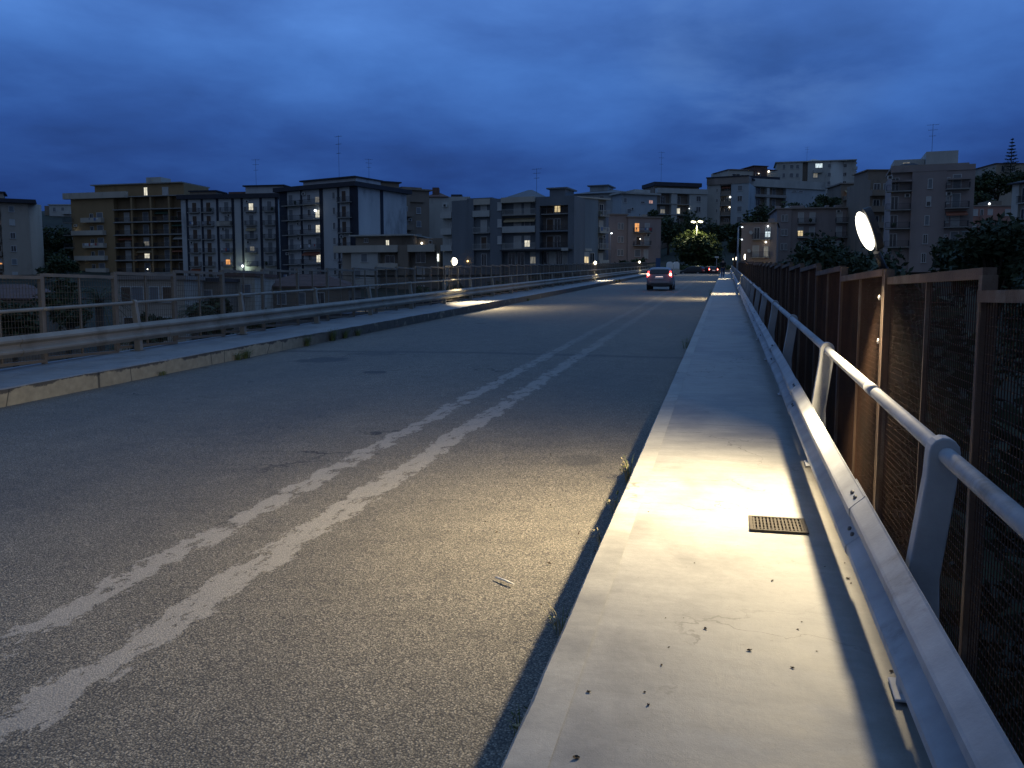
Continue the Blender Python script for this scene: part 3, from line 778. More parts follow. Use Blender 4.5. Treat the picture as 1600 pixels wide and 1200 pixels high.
def win_data(w_, h_, style, frm):
    k = (round(w_, 2), round(h_, 2), style, frm.name)
    if k in WMC: return WMC[k]
    q = MB(); f = .09
    pm = LIT[style[4:]] if style.startswith('lit:') else PANE.get(style.split('/')[0], DARKW)
    q.box(-w_/2, -w_/2+f, -.07, 0, 0, h_, frm); q.box(w_/2-f, w_/2, -.07, 0, 0, h_, frm)
    q.box(-w_/2+f, w_/2-f, -.07, 0, h_-f, h_, frm); q.box(-w_/2-.06, w_/2+.06, -.16, -.002, -.10, -.004, frm)
    half = style.endswith('/half')
    if half:
        q.box(-w_/2+f, w_/2-f, -.04, -.002, h_*.45, h_-f, pm); q.box(-w_/2+f, w_/2-f, -.02, -.002, 0, h_*.45, DARKW)
    elif style.startswith('lit') and h_ > 2.05:
        c = (.62, .78, .55)[len(WMC) % 3]
        q.box(-w_/2+f, w_/2-f, -.03, -.002, .3, h_*c, pm); q.box(-w_/2+f, w_/2-f, -.045, -.002, h_*c+.003, h_-f, SHUT); q.box(-w_/2+f, w_/2-f, -.04, -.002, 0, .297, frm)
    else:
        q.box(-w_/2+f, w_/2-f, -.03, -.002, 0, h_-f, pm)
    if style.startswith('lit') or style.startswith('dark'):
        q.box(-.035, .035, -.05, -.032, 0.002, h_-f-.002, frm)
    WMC[k] = q.data('window'); return WMC[k]
BMC = {}
def balc_data(w_, d_, rail, m_):
    k = (round(w_, 1), round(d_, 2), rail, m_.name)
    if k in BMC: return BMC[k]
    q = MB(); q.box(-w_/2, w_/2, -d_, -.003, -.16, 0, SLABM if rail != 'solid' else m_)
    r = MB()
    if rail == 'solid':
        r.box(-w_/2, w_/2, -d_-.004, -d_+.10, .003, .98, m_)
        for s in (-1, 1): r.box(min(s*w_/2, s*(w_/2-.1)), max(s*w_/2, s*(w_/2-.1)), -d_+.103, -.004, .003, .98, m_)
    else:
        r.box(-w_/2, w_/2, -d_+.02, -d_+.07, .95, 1.0, m_); r.box(-w_/2, w_/2, -d_+.025, -d_+.06, .08, .12, m_)
        nb = max(3, int(w_/.16))
        for i in range(nb+1):
            x = -w_/2+.02+(w_-.04)*i/nb; r.box(x-.014, x+.014, -d_+.03, -d_+.058, .003, .949, m_)
        for s in (-1, 1):
            x = s*(w_/2-.02)
            r.box(x-.025, x+.025, -d_+.075, -.004, .95, 1.0, m_)
            nd = max(2, int(d_/.18))
            for i in range(1, nd+1): r.box(x-.013, x+.013, -d_+.06+(d_-.1)*i/nd-.013, -d_+.06+(d_-.1)*i/nd+.013, .003, .948, m_)
    BMC[k] = (q.data('balcony'), r.data('railing')); return BMC[k]

CL = random.Random(77)
ACU = mat('air_conditioner_case', (.55, .55, .52), .6, .1); LEAFP = mat('potted_leaf', (.03, .05, .02), .8, .4, 8)
AWN = [mat('awning_green', (.05, .10, .07), .9, .15), mat('awning_sand', (.38, .30, .18), .9, .15), mat('awning_white', (.5, .49, .46), .9, .15), mat('awning_rust', (.26, .10, .06), .9, .15)]
CLOTH = [mat('cloth_white', (.6, .6, .6), .9, .1), mat('cloth_blue', (.12, .18, .32), .9, .1), mat('cloth_red', (.32, .07, .07), .9, .1), mat('cloth_grey', (.25, .25, .27), .9, .1)]
class Bld:
    def __init__(s, name, label, xl, dl, xr, dr, ytop, nst, sh, deep, wall, down=14, cat='apartment block'):
        A, B = P(xl, 460, dl), P(xr, 460, dr)
        A.z = B.z = 0
        s.xl, s.xr = xl, xr; s.W = (B-A).length
        dm = (dl+dr)/2; s.d = dm
        top = P((xl+xr)/2, ytop, dm).z
        s.sh = sh; s.n = nst; s.H = nst*sh; s.wall = wall; s.deep = deep; s.down = down
        s.ytop = ytop
        s.root = thing(name, label, cat, (A.x, A.y, top-s.H), math.atan2(B.y-A.y, B.x-A.x))
        s.mpp = dm/FPX
    def x(s, px): return (px-s.xl)/(s.xr-s.xl)*s.W
    def z(s, py): return s.H-(py-s.ytop)*s.mpp
    def body(s, u0=None, u1=None, y0=0.0, y1=None, z0=None, z1=None, m=None, name='wall'):
        q = MB(); q.box(s.x(u0) if u0 is not None else 0, s.x(u1) if u1 is not None else s.W, y0, s.deep if y1 is None else y1, -s.down if z0 is None else z0, s.H if z1 is None else z1, m or s.wall)
        return q.build(name, s.root)
    def box(s, name, u0, u1, y0, y1, z0, z1, m):
        q = MB(); q.box(s.x(u0), s.x(u1), y0, y1, z0, z1, m); return q.build(name, s.root)
    def eave(s, over=.6, th=.5, m=None, u0=None, u1=None, y0=0, y1=None, z=None, name='roof'):
        q = MB(); z = s.H if z is None else z
        x0 = s.x(u0) if u0 is not None else 0; x1 = s.x(u1) if u1 is not None else s.W
        q.box(x0-over, x1+over, y0-over, (s.deep if y1 is None else y1)+over, z+.003, z+th, m or ROOFD); return q.build(name, s.root)
    def hip(s, u0, u1, y0, y1, z, h, m, over=.4, name='roof'):
        x0, x1 = s.x(u0)-over, s.x(u1)+over; y0 -= over; y1 += over; r = min((y1-y0)/2, (x1-x0)/2)*.9
        q = MB(); q.mesh([(x0, y0, z), (x1, y0, z), (x1, y1, z), (x0, y1, z), (x0+r, (y0+y1)/2, z+h), (x1-r, (y0+y1)/2, z+h)], [(0, 1, 5, 4), (1, 2, 5), (2, 3, 4, 5), (3, 0, 4), (3, 2, 1, 0)], m)
        q.box(x0, x1, y0, y1, z-.18, z-.003, m)
        return q.build(name, s.root)
    def win(s, px, row, w_, h_, style='pale', z0=.9, y=0.0, frm=None):
        me = win_data(w_, h_, style, frm or FRM)
        return link('window', me, s.root, 0, (s.x(px), y-.001, (s.n-1-row)*s.sh+z0))
    def door(s, px, row, style='pale', w_=1.3, h_=2.25, y=0.0, frm=None): return s.win(px, row, w_, h_, style, .12, y, frm)
    def balc(s, u0, u1, row, d_=1.2, rail='bars', m=None, y=0.0, dz=.05):
        w_ = abs(s.x(u1)-s.x(u0)); a, b_ = balc_data(w_, d_, rail, m or RAILM)
        o = link('balcony', a, s.root, 0, ((s.x(u0)+s.x(u1))/2, y, (s.n-1-row)*s.sh+dz))
        link('railing', b_, o)
        s.clutter(u0, u1, row, y, dz, d_); return o
    def clutter(s, u0, u1, row, y, dz, d_):
        r = CL.random(); z = (s.n-1-row)*s.sh+dz; xa, xb = sorted((s.x(u0), s.x(u1))); q = MB()
        if r < .13:
            x = CL.choice((xa+.5, xb-.5)); q.box(x-.42, x+.42, y-.34, y-.003, z+2.05, z+2.62, ACU); q.box(x-.25, x+.25, y-.36, y-.341, z+2.12, z+2.55, DARK); q.build('air_conditioner', s.root)
        elif r < .24:
            a, b_ = xa+.15, xb-.15; m_ = CL.choice(AWN); e = d_*CL.uniform(.5, 1.0)
            q.mesh([(a, y-.01, z+2.55), (b_, y-.01, z+2.55), (b_, y-e-.1, z+1.95), (a, y-e-.1, z+1.95), (a, y-e-.1, z+1.75), (b_, y-e-.1, z+1.75)], [(0, 3, 2, 1), (3, 4, 5, 2)], m_); q.build('awning', s.root).modifiers.new('s', 'SOLIDIFY').thickness = .03
        elif r < .38:
            x = xa+.2
            while x < xb-.5:
                w_ = CL.uniform(.25, .6)
                if CL.random() < .75: q.box(x, x+w_, y-d_-.06, y-d_-.035, z+CL.uniform(.2, .55), z+.93, CL.choice(CLOTH))
                x += w_+CL.uniform(.04, .3)
            if q.v: q.build('laundry', s.root)
        elif r < .50:
            x = CL.uniform(xa+.3, xb-.3); q.sphere((x, y-d_*.6, z+.55), .35, LEAFP, 8, 6, (1, .7, 1.2)); q.tube([(x, y-d_*.6, z), (x, y-d_*.6, z+.32)], [.13, .17], ROOFT, 8); q.build('potted_plant', s.root)
    def stripe(s, px, w_, m, z0=None, z1=None, y=0.0, out=.12, name='pilaster'):
        q = MB(); x = s.x(px); q.box(x-w_/2, x+w_/2, y-out, y-.002, -s.down if z0 is None else z0, (s.H-.004) if z1 is None else z1, m); return q.build(name, s.root)
    def antenna(s, px, h, y=3.0, z=None, kind=0):
        z = s.H if z is None else z; x = s.x(px); q = MB()
        q.tube([(x, y, z-.2), (x, y, z+h)], .032, DARK, 5)
        for k, zz in enumerate((h*.97, h*.80, h*.6)[:3 if kind == 0 else 2]):
            L = (.9, .7, .5)[k]; q.box(x-L, x+L, y-.02, y+.02, z+zz-.02, z+zz+.02, DARK)
            for j in range(5): q.box(x-L+L*.5*j-.01, x-L+L*.5*j+.01, y-.3, y+.3, z+zz+.022, z+zz+.05, DARK)
        return q.build('antenna', s.root)
    def point(s, px, y, z, e, col=(1, .8, .5), r=.15):
        ld = bpy.data.lights.new('glow', 'POINT'); ld.energy = e; ld.color = col; ld.shadow_soft_size = r
        o = bpy.data.objects.new('glow', ld); COL.objects.link(o); o.parent = s.root; o.location = (s.x(px), y, z)
    def bulb(s, px, y, z, r, m=None, name='wall_lamp'):
        q = MB(); q.sphere((s.x(px), y, z), r, m or LIT_BULB, 8, 6); return q.build(name, s.root)
LIT_BULB = emit('small_bulb', (1, .92, .75), 3.5)
BULB_W = emit('small_bulb_white', (.85, .95, 1), 3.5)

WHT = wallm('white', (.42, .43, .43)); DKST = mat('dark_stripe', (.022, .026, .04), .8, .1)
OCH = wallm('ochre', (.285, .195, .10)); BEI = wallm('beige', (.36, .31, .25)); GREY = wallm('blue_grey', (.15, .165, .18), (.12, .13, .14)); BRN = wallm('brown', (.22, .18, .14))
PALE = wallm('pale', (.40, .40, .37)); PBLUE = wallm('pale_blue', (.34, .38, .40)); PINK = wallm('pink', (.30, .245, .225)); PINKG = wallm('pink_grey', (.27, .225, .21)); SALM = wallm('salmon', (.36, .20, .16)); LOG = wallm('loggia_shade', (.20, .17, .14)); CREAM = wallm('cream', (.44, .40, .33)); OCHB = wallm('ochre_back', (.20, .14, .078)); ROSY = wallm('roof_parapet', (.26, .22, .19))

# 1 far-left tower
b = Bld('apartment_tower', 'beige tower with rounded stair wall and dark eaves at the far left edge', -60, 203, 58, 210, 318, 8, 3.08, 14, BEI)
b.body(-60, 8); b.body(8, 52, -.9, 10)
q = MB(); x0 = b.x(52); q.tube([(x0-.2, 2.2, -14), (x0-.2, 2.2, b.H)], 2.9, BEI, 20); q.build('wall', b.root)
b.eave(1.1, .9, ROOFD, -60, 56, -1.0); b.box('penthouse', -60, 12, 3, 11, b.H+.9, b.H+2.6, BEI); b.eave(.5, .3, ROOFD, -60, 12, 3, 11, b.H+2.6)
for r in range(8): b.win(25, r, 1.15, 1.35, ['grey', 'pale', 'dark/half', 'dark/half', 'grey', 'pale/half', 'dark', 'dark/half'][r], 1.0, -.9)
for r in range(7): b.balc(-55, 6, r, 1.3, 'solid', BRN); b.door(1, r, 'lit:p' if r == 1 else 'lit:o' if r == 4 else 'brown', 1.3); b.door(-18, r, 'grey')

# 1b pale block behind
b = Bld('apartment_block', 'small pale block on the dark hillside between the beige tower and the ochre block', 76, 300, 122, 300, 322, 5, 3.0, 14, PALE, 25)
b.body(84, 122); b.body(72, 84, 2, 13, m=BRN); b.eave(.3, .3, PALE, 84, 122)
for r in range(4): b.win(92, r, 1.2, 1.4, 'grey'); b.win(105, r, 1.2, 1.4, 'grey'); b.balc(106, 120, r, 1.4, 'solid', PALE)
b.bulb(123, -1, b.z(363), .28); 

# 2 ochre block
b = Bld('apartment_block', 'ochre apartment block with white balconies and a grid of open loggias', 112, 220, 291, 212, 308, 7, 3.1, 16, OCH)
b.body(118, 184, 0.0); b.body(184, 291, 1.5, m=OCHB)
for px in (184.5, 213, 242.5, 270, 290): b.stripe(px, .45, OCH, -14, b.H-.02, 1.5, 1.55, 'fin')
for r in range(0, 7):
    z = (6-r)*3.1
    b.box('slab', 184, 292, -.25, 1.498, z+3.1-.32, z+3.1-.10, SLABM)
    for (u, st) in ((199, 'pale'), (228, 'grey'), (259, 'grey'), (280, 'brown')):
        if r == 0: continue
        s_ = st
        if (r, u) == (3, 228): s_ = 'lit:d'
        if (r, u) == (4, 228): s_ = 'lit:w'
        b.door(u, r, s_, 1.6 if u < 250 else 1.4, 2.25, 1.5)
    if r > 0:
        for (u0, u1) in ((186, 212), (214.5, 241), (244, 269), (271.5, 289)): b.balc(u0, u1, r, 1.55, 'bars', RAILM, 1.5, -.02)
for r in range(1, 7):
    u0, u1 = ((138, 170), (122, 172), (139, 172), (125, 173), (142, 174), (126, 174))[r-1]
    b.balc(u0, u1, r, 1.3, 'solid', CREAM); b.door(163, r, 'grey', 1.8); b.door(150, r, 'dark', 1.0, 2.0)
    b.balc(106, 121, r, 1.2, 'bars', RAILM, 0.6)
b.box('parapet', 110, 209, -1.0, 0.0, b.H-.45, b.H+1.0, CREAM)
b.box('penthouse', 146, 284, 2.5, 13, b.H+.0, b.H+3.0, OCH); b.eave(.7, .25, SLABM, 146, 280, 2.5, 13, b.H+3.0)
b.box('chimney', 217, 240, 5, 9, b.H+3.25, b.H+5.0, PALE)
link('window', win_data(1.1, 2.0, 'lit:w', FRM), b.root, 0, (b.x(226), 2.49, b.H+.3)); link('window', win_data(1.7, 1.9, 'pale', FRM), b.root, 0, (b.x(256), 2.49, b.H+.3))
b.bulb(123, -.8, b.z(363), .28, BULB_W); b.bulb(140, -.6, b.z(405.5), .15, BULB_W); b.bulb(236, -.6, b.z(420.5), .15)

# 3 white block with dark stripes
b = Bld('apartment_block', 'long white apartment block with dark vertical stripes and small railed balconies', 288, 207, 438, 203, 312, 7, 3.12, 13, WHT)
b.body(); b.eave(.7, 1.0, ROOFD)
for px, w_ in ((297.5, .5), (321, .5), (345, .55), (369, .6), (383, .5), (412, .6), (436, .7)): b.stripe(px, w_, DKST)
for r in range(7):
    for px, st in ((309, 'brown'), (331, 'brown'), (359, 'grey'), (397, 'grey'), (425, 'grey')):
        s_ = st
        if (r, px) == (0, 397) : s_ = 'lit:w'
        if (r, px) == (3, 397): s_ = 'lit:d'
        if (r, px) == (4, 359): s_ = 'lit:o'
        if (r, px) == (4, 397): s_ = 'pale'
        b.door(px, r, s_, 1.25, 2.3)
        b.balc(px-8.5, px+8.5, r, .95, 'bars')
b.balc(346, 366, 1, .9, 'solid', CREAM)
b.box('penthouse', 380, 438, 3, 9, b.H+1.0, b.H+3.0, WHT); b.eave(.5, .3, ROOFD, 380, 438, 3, 9, b.H+3.0)
b.box('roof_hut', 289, 330, 4, 9, b.H+1.0, b.H+2.2, BRN); b.eave(.3, .3, ROOFD, 289, 330, 4, 9, b.H+2.2)
b.box('roof_hut', 350, 379, 4, 8, b.H+1.0, b.H+2.0, ROOFT); b.antenna(394, 6.5, 4, b.H+3)
b.bulb(383, -.6, b.z(415.5), .28, BULB_W); b.point(386, -1.2, b.z(416)-.2, 90, (.8, 1, .75))

# 4 taller striped block
b = Bld('apartment_block', 'tallest white striped block with wide dark balconies and a tall roof antenna', 440, 190, 557, 179, 298, 7, 3.1, 17, WHT)
b.body(); b.eave(.9, .9, ROOFD)
for px, w_ in ((447, 2.2), (476, .5), (507, .9), (533, .5), (556, 2.2)): b.stripe(px, w_, DKST)
for r in range(7):
    for px, st in ((459, 'grey'), (501, 'grey'), (541, 'brown')):
        s_ = st
        if px == 501 and r in (1, 2, 4): s_ = 'lit:w'
        if px == 501 and r == 0: s_ = 'lit:d'
        b.door(px, r, s_, 1.3, 2.3)
    b.win(526, r, .75, 1.4, 'dark'); b.win(488, r, 1.0, 1.3, 'dark')
    b.balc(450, 474, r, 1.25); b.balc(478, 505, r, 1.25); b.balc(535, 553, r, 1.1)
q = MB(); q.box(b.W+.002, b.W+.14, 8.0, 8.9, -14, b.H-.01, DKST); q.build('pilaster', b.root)
b.box('penthouse', 458, 540, 4, 12, b.H+.9, b.H+2.4, WHT); b.eave(.6, .3, ROOFD, 458, 538, 4, 12, b.H+2.4)
b.antenna(505, 9.5, 6, b.H+2.4); b.bulb(503, -1.1, b.z(331), .25, BULB_W); 

# 5 brown block behind
b = Bld('apartment_block', 'brown-grey block with stepped roof behind the tallest striped block', 580, 205, 672, 212, 298, 7, 3.15, 16, BRN)
b.body(); b.body(574, 640, -.9, 0, m=BRN, z1=b.H-.5); b.eave(.6, .35, BRN)
b.eave(.5, .5, BRN, 580, 660, 0, 15, b.H-2.8, 'ledge')
b.box('penthouse', 560, 596, 3, 12, b.H+.35, b.H+2.2, BRN); b.box('penthouse', 598, 632, 3, 12, b.H+.35, b.H+1.8, BRN); b.eave(.5, .3, ROOFD, 598, 632, 3, 12, b.H+1.8); b.box('penthouse', 636, 668, 3, 12, b.H+.35, b.H+1.1, BRN)
for r in range(1, 7):
    b.balc(590, 612, r, 1.3, 'solid', BRN, -.9); b.balc(622, 642, r, 1.3, 'solid', BRN, -.9)
    b.door(600, r, 'dark', 1.5, 2.2, -.9); b.door(631, r, 'grey', 1.6, 2.2, -.9); b.win(655, r, 1.2, 1.4, 'grey')
b.antenna(588, 5, 4, b.H+2.2)
b = Bld('roof_house', 'small house with reddish roof peeping between the brown block and the grey complex', 668, 230, 735, 230, 309, 4, 3, 10, PALE, 20, 'house')
b.body(); b.hip(668, 700, 0, 10, b.H, 1.6, ROOFT); b.box('penthouse', 676, 686, 2, 5, b.H+.2, b.H+2.6, ROOFT); b.box('roof_hut', 705, 722, 2, 6, b.H, b.H+.8, ROOFD)

# 6 low pale block in front
b = Bld('terrace_house', 'low pale house with roof terrace and recessed balconies in front of the striped blocks', 532, 173, 690, 168, 384, 3, 3.3, 15, PALE, 12, 'house')
b.body(550, 592, 0); b.body(592, 624, 1.4, m=LOG); b.body(624, 640, -.1, m=BRN); b.body(640, 682, 1.4, m=LOG); b.body(682, 688, 0, m=BRN); b.body(532, 550, 1.2, m=BEI)
b.box('parapet', 524, 624, -.6, 1.395, b.H-1.3, b.H+.05, CREAM); b.box('parapet', 640, 681, -.6, 1.395, b.H-1.3, b.H+.05, CREAM)
b.box('slab', 592, 624, -.5, 1.398, b.H-4.7, b.H-3.45, CREAM)
b.box('penthouse', 548, 640, 3, 13, b.H+.06, b.H+2.0, BRN); b.eave(.8, .25, PALE, 548, 636, 2.2, 13, b.H+2.0)
b.body(640, 680, 5, z0=b.H, z1=b.H+1.6, m=BRN, name='penthouse')
b.win(571, 0, 1.4, 1.6, 'grey', .2); b.win(607, 0, 2.0, 1.5, 'dark', .0, 1.4); b.win(655, 0, 2.0, 2.0, 'dark', .0, 1.4)
link('window', win_data(.8, 1.1, 'lit:w', FRM), b.root, 0, (b.x(599), 2.99, b.H+.2)); link('window', win_data(.9, .8, 'dark', FRM), b.root, 0, (b.x(565), 2.99, b.H+.9)); link('window', win_data(.7, .7, 'brown', FRM), b.root, 0, (b.x(661), 4.99, b.H+.5))
b.bulb(648, 4.7, b.z(379), .22); b.box('downpipe', 684, 686, -.2, -.002, -8, b.z(395), CREAM)
for r in (1, 2): b.win(560, r, 1.4, 1.5, 'grey', .4); b.win(655, r, 1.6, 2, 'pale', .2, 1.4)
b.bulb(685.5, -.35, b.z(404), .14, BULB_W); b.stripe(685.5, .22, emit('lit_strip', (.9, 1, .9), 1.6), b.z(409), b.z(398), 0, .3, 'strip_light')
b.bulb(532, -.8, b.z(452), .14)

# 7 dark grey complex
b = Bld('apartment_block', 'dark blue-grey complex with white balcony fronts and shops below', 688, 166, 896, 156, 312, 4, 3.05, 16, GREY, 12)
GD = GREY
b.body(708, 736); b.body(688, 708, 1.2, m=PALE); b.body(736, 744, -.3); b.body(744, 770, .4, 15); b.body(770, 788, -.3); b.body(788, 840, .9, 15); b.body(840, 846, -.3); b.body(846, 888, 1.4, 15, m=wallm('grey_brown', (.16, .14, .125))); b.body(888, 897, -.3)
b.body(846, 888, -.3, 1.39, b.H-1.6, b.H)
b.body(846, 888, -.3, 1.39, 5.95, 6.2); b.body(846, 888, -.3, 1.39, 2.9, 3.15)
b.box('parapet', 744, 770, -.35, .39, b.H-.95, b.H+.1, CREAM); b.box('parapet', 788.5, 839.5, -.8, .89, b.H-.85, b.H+.1, CREAM)
for r in range(1, 4):
    b.balc(743, 769.5, r-1, .9, 'solid' if r < 2 else 'bars', PALE, .4); b.door(758, r-1, 'pale' if r < 3 else 'brown', 1.3, 2.3, .4)
    b.balc(789, 839, r-1, 1.3, 'solid' if r == 2 else 'bars', PALE, .9); b.door(809, r-1, 'pale', 1.5, 2.3, .9); b.door(824, r-1, 'lit:w' if r == 3 else 'pale' if r == 1 else 'grey', 1.2, 2.3, .9)
    b.win(785, r-1, .8, 1.4, 'pale', 1.0, -.3)
    b.win(704, r-1, 1.2, 1.8, 'pale', .4, 1.2); b.balc(689, 707, r-1, 1.2, 'solid', PALE, 1.2)
    b.balc(847, 887, r-1, 1.35, 'bars', RAILM, 1.4); b.door(857, r-1, 'brown', 1.4, 2.2, 1.4)
    b.door(868, r-1, 'lit:y' if r == 1 else 'dark', 1.2, 2.2, 1.4)
b.door(758, 3, 'dark', 1.1, 2.2, .4)
for px, st in ((800, 'dark'), (814, 'dark'), (834, 'lit:d'), (848, 'dark'), (861, 'pale'), (870, 'dark'), (878, 'pale'), (884, 'pale')):
    b.door(px, 3, st, 1.5, 2.4, -.3 if 840 < px < 846 or px > 888 else (.9 if px < 840 else 1.4))
b.box('canopy', 788, 895, -1.2, -.31, 2.62, 2.85, DARK)
b.box('shop_sign', 881, 891, -1.3, -1.21, 2.5, 3.0, PALE)
b.hip(782, 838, 2, 12, b.H+.12, 2.1, GREY); b.eave(.3, .3, GREY, 736, 771, 0, 15); b.box('penthouse', 846, 870, 5, 10, b.H, b.H+1.9, GREY); b.eave(.5, .25, GREY, 846, 870, 5, 10, b.H+1.9); b.box('roof_hut', 706, 722, 4, 10, b.H, b.H+.5, ROOFD)
b.antenna(823, 4.5, 6, b.H+1.5)
b.bulb(735, -.5, b.z(407), .16, emit('small_bulb_amber', (1, .6, .2), 5))
b = Bld('apartment_block', 'plain blue-grey end wall with a strip of balconies beside the pink house', 896, 160, 950, 165, 312, 4, 3.05, 14, wallm('slate_blue', (.16, .20, .235), (.13, .16, .19)), 12)
b.body(897, 933); b.body(933, 950, .8, m=GREY)
for r in range(0, 4):
    b.balc(934, 949, r, 1.2, 'solid' if r % 2 else 'bars', PALE, .8); b.door(942, r, 'pale' if r % 2 else 'dark', 1.1, 2.2, .8)
b.door(915, 3, 'lit:y', 1.3, 2.3); b.door(908, 3, 'lit:d', 1.0, 2.2); b.door(924, 3, 'dark', 1.2, 2.2); b.box('shop_sign', 913, 923, -.12, -.003, 2.6, 3.05, PALE); b.eave(.2, .25, PALE)

# 8 pink house with twin windows
b = Bld('apartment_house', 'pink three-storey house with twin dark windows and two railed balconies', 949, 200, 1031, 202, 341, 4, 3.0, 12, PINK, 6, 'house')
b.body(951, 980, .6, z1=b.H+.6); b.body(980, 1031); b.eave(.35, .25, ROSY, 980, 1031); b.eave(.3, .25, ROSY, 951, 979, .6, 11, b.H+.6)
for r in range(0, 3):
    for px in (967, 972): b.win(px, r, .55, 1.4, 'dark', .4, .6)
b.balc(988, 1015, 0, 1.2, dz=-.3); b.balc(988, 1014, 1, 1.2, dz=-.3); b.win(993.5, 0, 1.2, 2.0, 'lit:o', -.2); b.win(1009.5, 0, 1.2, 2.0, 'pale', -.2); b.win(996, 1, 1.2, 2.0, 'brown', -.2); b.win(1009, 1, 1.2, 2.0, 'pale', -.2); b.win(995, 2, 1.4, 1.6, 'grey', .2); b.win(1008, 2, 1.1, 2.0, 'pale', -.2)
b.bulb(997, -.8, b.z(374), .12); b.box('chimney', 1010, 1018, 4, 6, b.H+.25, b.H+1.1, BEI)
b.point(956, -5, b.z(372), 40, (1, .85, .65)); b.point(1000, -7, b.z(405), 40, (1, .85, .65))

# 9 hill blocks behind
b = Bld('apartment_block', 'pale blue block with hipped roof behind the grey complex', 896, 245, 970, 240, 304, 5, 3.1, 14, PBLUE, 12)
b.body(); b.hip(900, 975, 0, 14, b.H, 1.8, GREY, .9); b.box('penthouse', 914, 942, 4, 10, b.H+.6, b.H+2.4, PBLUE); b.eave(.9, .3, GREY, 916, 940, 4, 10, b.H+2.4)
for r in range(4): b.win(905, r, 1.3, 1.4, 'grey'); b.win(925, r, 1.3, 1.4, 'dark'); b.balc(931, 946, r, 1.2, 'bars', PALE); b.door(939, r, 'grey')
b = Bld('apartment_block', 'pale blue block with a small pink-lit window under a long flat roof', 969, 236, 1024, 240, 306, 5, 3.1, 14, PBLUE, 12)
b.body(); b.eave(.8, .5, PALE); b.win(1014.5, 0, 1.3, .9, 'lit:p', .9); b.win(1002, 0, 1.2, .5, 'dark', .9); b.balc(975, 988, 1, 1.2, 'solid', PBLUE); b.door(981, 1, 'grey'); b.win(1003, 2, 1.2, 1.3, 'grey'); b.box('roof_hut', 998, 1022, 3, 12, b.H+.5, b.H+1.8, PALE); b.win(957+18, 0, 1.0, 1.2, 'grey')
b = Bld('apartment_block', 'pale terraced block with dark roof pergola and open loggias above the trees', 1024, 250, 1102, 254, 304, 4, 3.0, 14, PALE, 14)
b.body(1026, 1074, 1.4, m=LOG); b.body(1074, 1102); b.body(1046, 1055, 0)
b.box('parapet', 1024, 1102, -.4, 1.395, b.H-.1, b.H+1.3, PALE); b.box('roof', 1024, 1098, 2, 11, b.H+2.2, b.H+3.3, ROOFD); b.box('penthouse', 1026, 1096, 3, 11, b.H-.02, b.H+2.19, BRN)
for r in range(1, 4):
    b.box('slab', 1026, 1074, -.2, 1.39, (4-r)*3.0-.2, (4-r)*3.0, SLABM)
for r in range(4):
    b.door(1036, r, 'dark' if r != 1 else 'lit:d', 1.5, 2.2, 1.4); b.door(1059, r, 'lit:w' if r == 1 else 'dark', 1.6, 2.2, 1.4); b.win(1088, r, 1.5, 1.5, 'dark', .9)
b.bulb(1073, -.4, b.z(327), .14, BULB_W); b.antenna(1041, 9.0, 5, b.H+3.3)
b = Bld('apartment_block', 'pale block with three stacked loggias and a bluish corner above the round tree', 1101, 258, 1166, 253, 290, 5, 2.95, 14, PALE, 14)
b.body(1101, 1122); b.body(1122, 1139, 1.4, m=LOG); b.body(1139, 1166, -.4, m=PBLUE)
b.box('parapet', 1101, 1166, -.6, 4, b.H+.004, b.H+1.9, ROSY); b.box('roof', 1100, 1166, -.8, 12, b.H+1.9, b.H+2.2, ROOFD)
for r in range(4):
    b.box('slab', 1122, 1139, -.2, 1.39, (5-r)*2.95-.25, (5-r)*2.95-.004, SLABM); b.balc(1123, 1138, r, 1.4, 'solid', BRN, 1.4); b.door(1131, r, 'dark', 1.4, 2.1, 1.4); b.win(1117, r, .6, 1.0, 'dark'); b.win(1152.5, r, 1.4, 1.5, 'dark' if r == 1 else 'grey', .9, -.4)
b.bulb(1137, .3, b.z(309.5), .26, BULB_W); b.bulb(1136.5, .3, b.z(325), .22)
b = Bld('apartment_block', 'long pale block of dark loggias with a blank bluish wall to its right', 1166, 262, 1284, 272, 291, 3, 3.2, 13, PALE, 14)
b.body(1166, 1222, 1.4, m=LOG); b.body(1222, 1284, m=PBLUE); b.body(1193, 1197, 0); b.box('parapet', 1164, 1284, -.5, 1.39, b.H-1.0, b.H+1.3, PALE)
b.box('slab', 1166, 1222, -.3, 1.395, 2*3.2-.8, 2*3.2, SLABM)
for r in (0, 1): b.door(1171, r, 'pale', 1.2, 2, 1.4); b.door(1183, r, 'dark', 2, 2.1, 1.4); b.door(1208, r, 'grey', 1.4, 2, 1.4)
b.box('pergola', 1164, 1222, 3, 10, b.H+1.3, b.H+2.6, ROOFD)
for px in (1235, 1245): b.win(px, 0, 1.6, .5, 'grey', 1.2)
b = Bld('apartment_block', 'large pale hilltop block with rounded corner and one bright lit window', 1207, 332, 1315, 326, 256, 5, 3.15, 15, PALE, 18)
b.body(1207, 1248); b.body(1248, 1256, 1.2, m=LOG); b.body(1256, 1290); q = MB(); q.tube([(b.x(1297), 5.0, -18), (b.x(1297), 5.0, b.H)], 5.2, PALE, 28); q.build('wall', b.root); b.body(1297, 1330, 1.0, 14)
b.eave(.5, .35, PALE, 1207, 1328, 0, 14); b.hip(1250, 1284, 3, 11, b.H+.35, 1.5, PALE, .4)
b.win(1273, 0, 2.6, 1.6, 'lit:c', .9); b.box('balcony', 1265, 1278, -1.1, -.003, b.H-4.2, b.H-3.1, PALE); b.win(1268, 1, 1.6, 1.6, 'lit:d', .5)
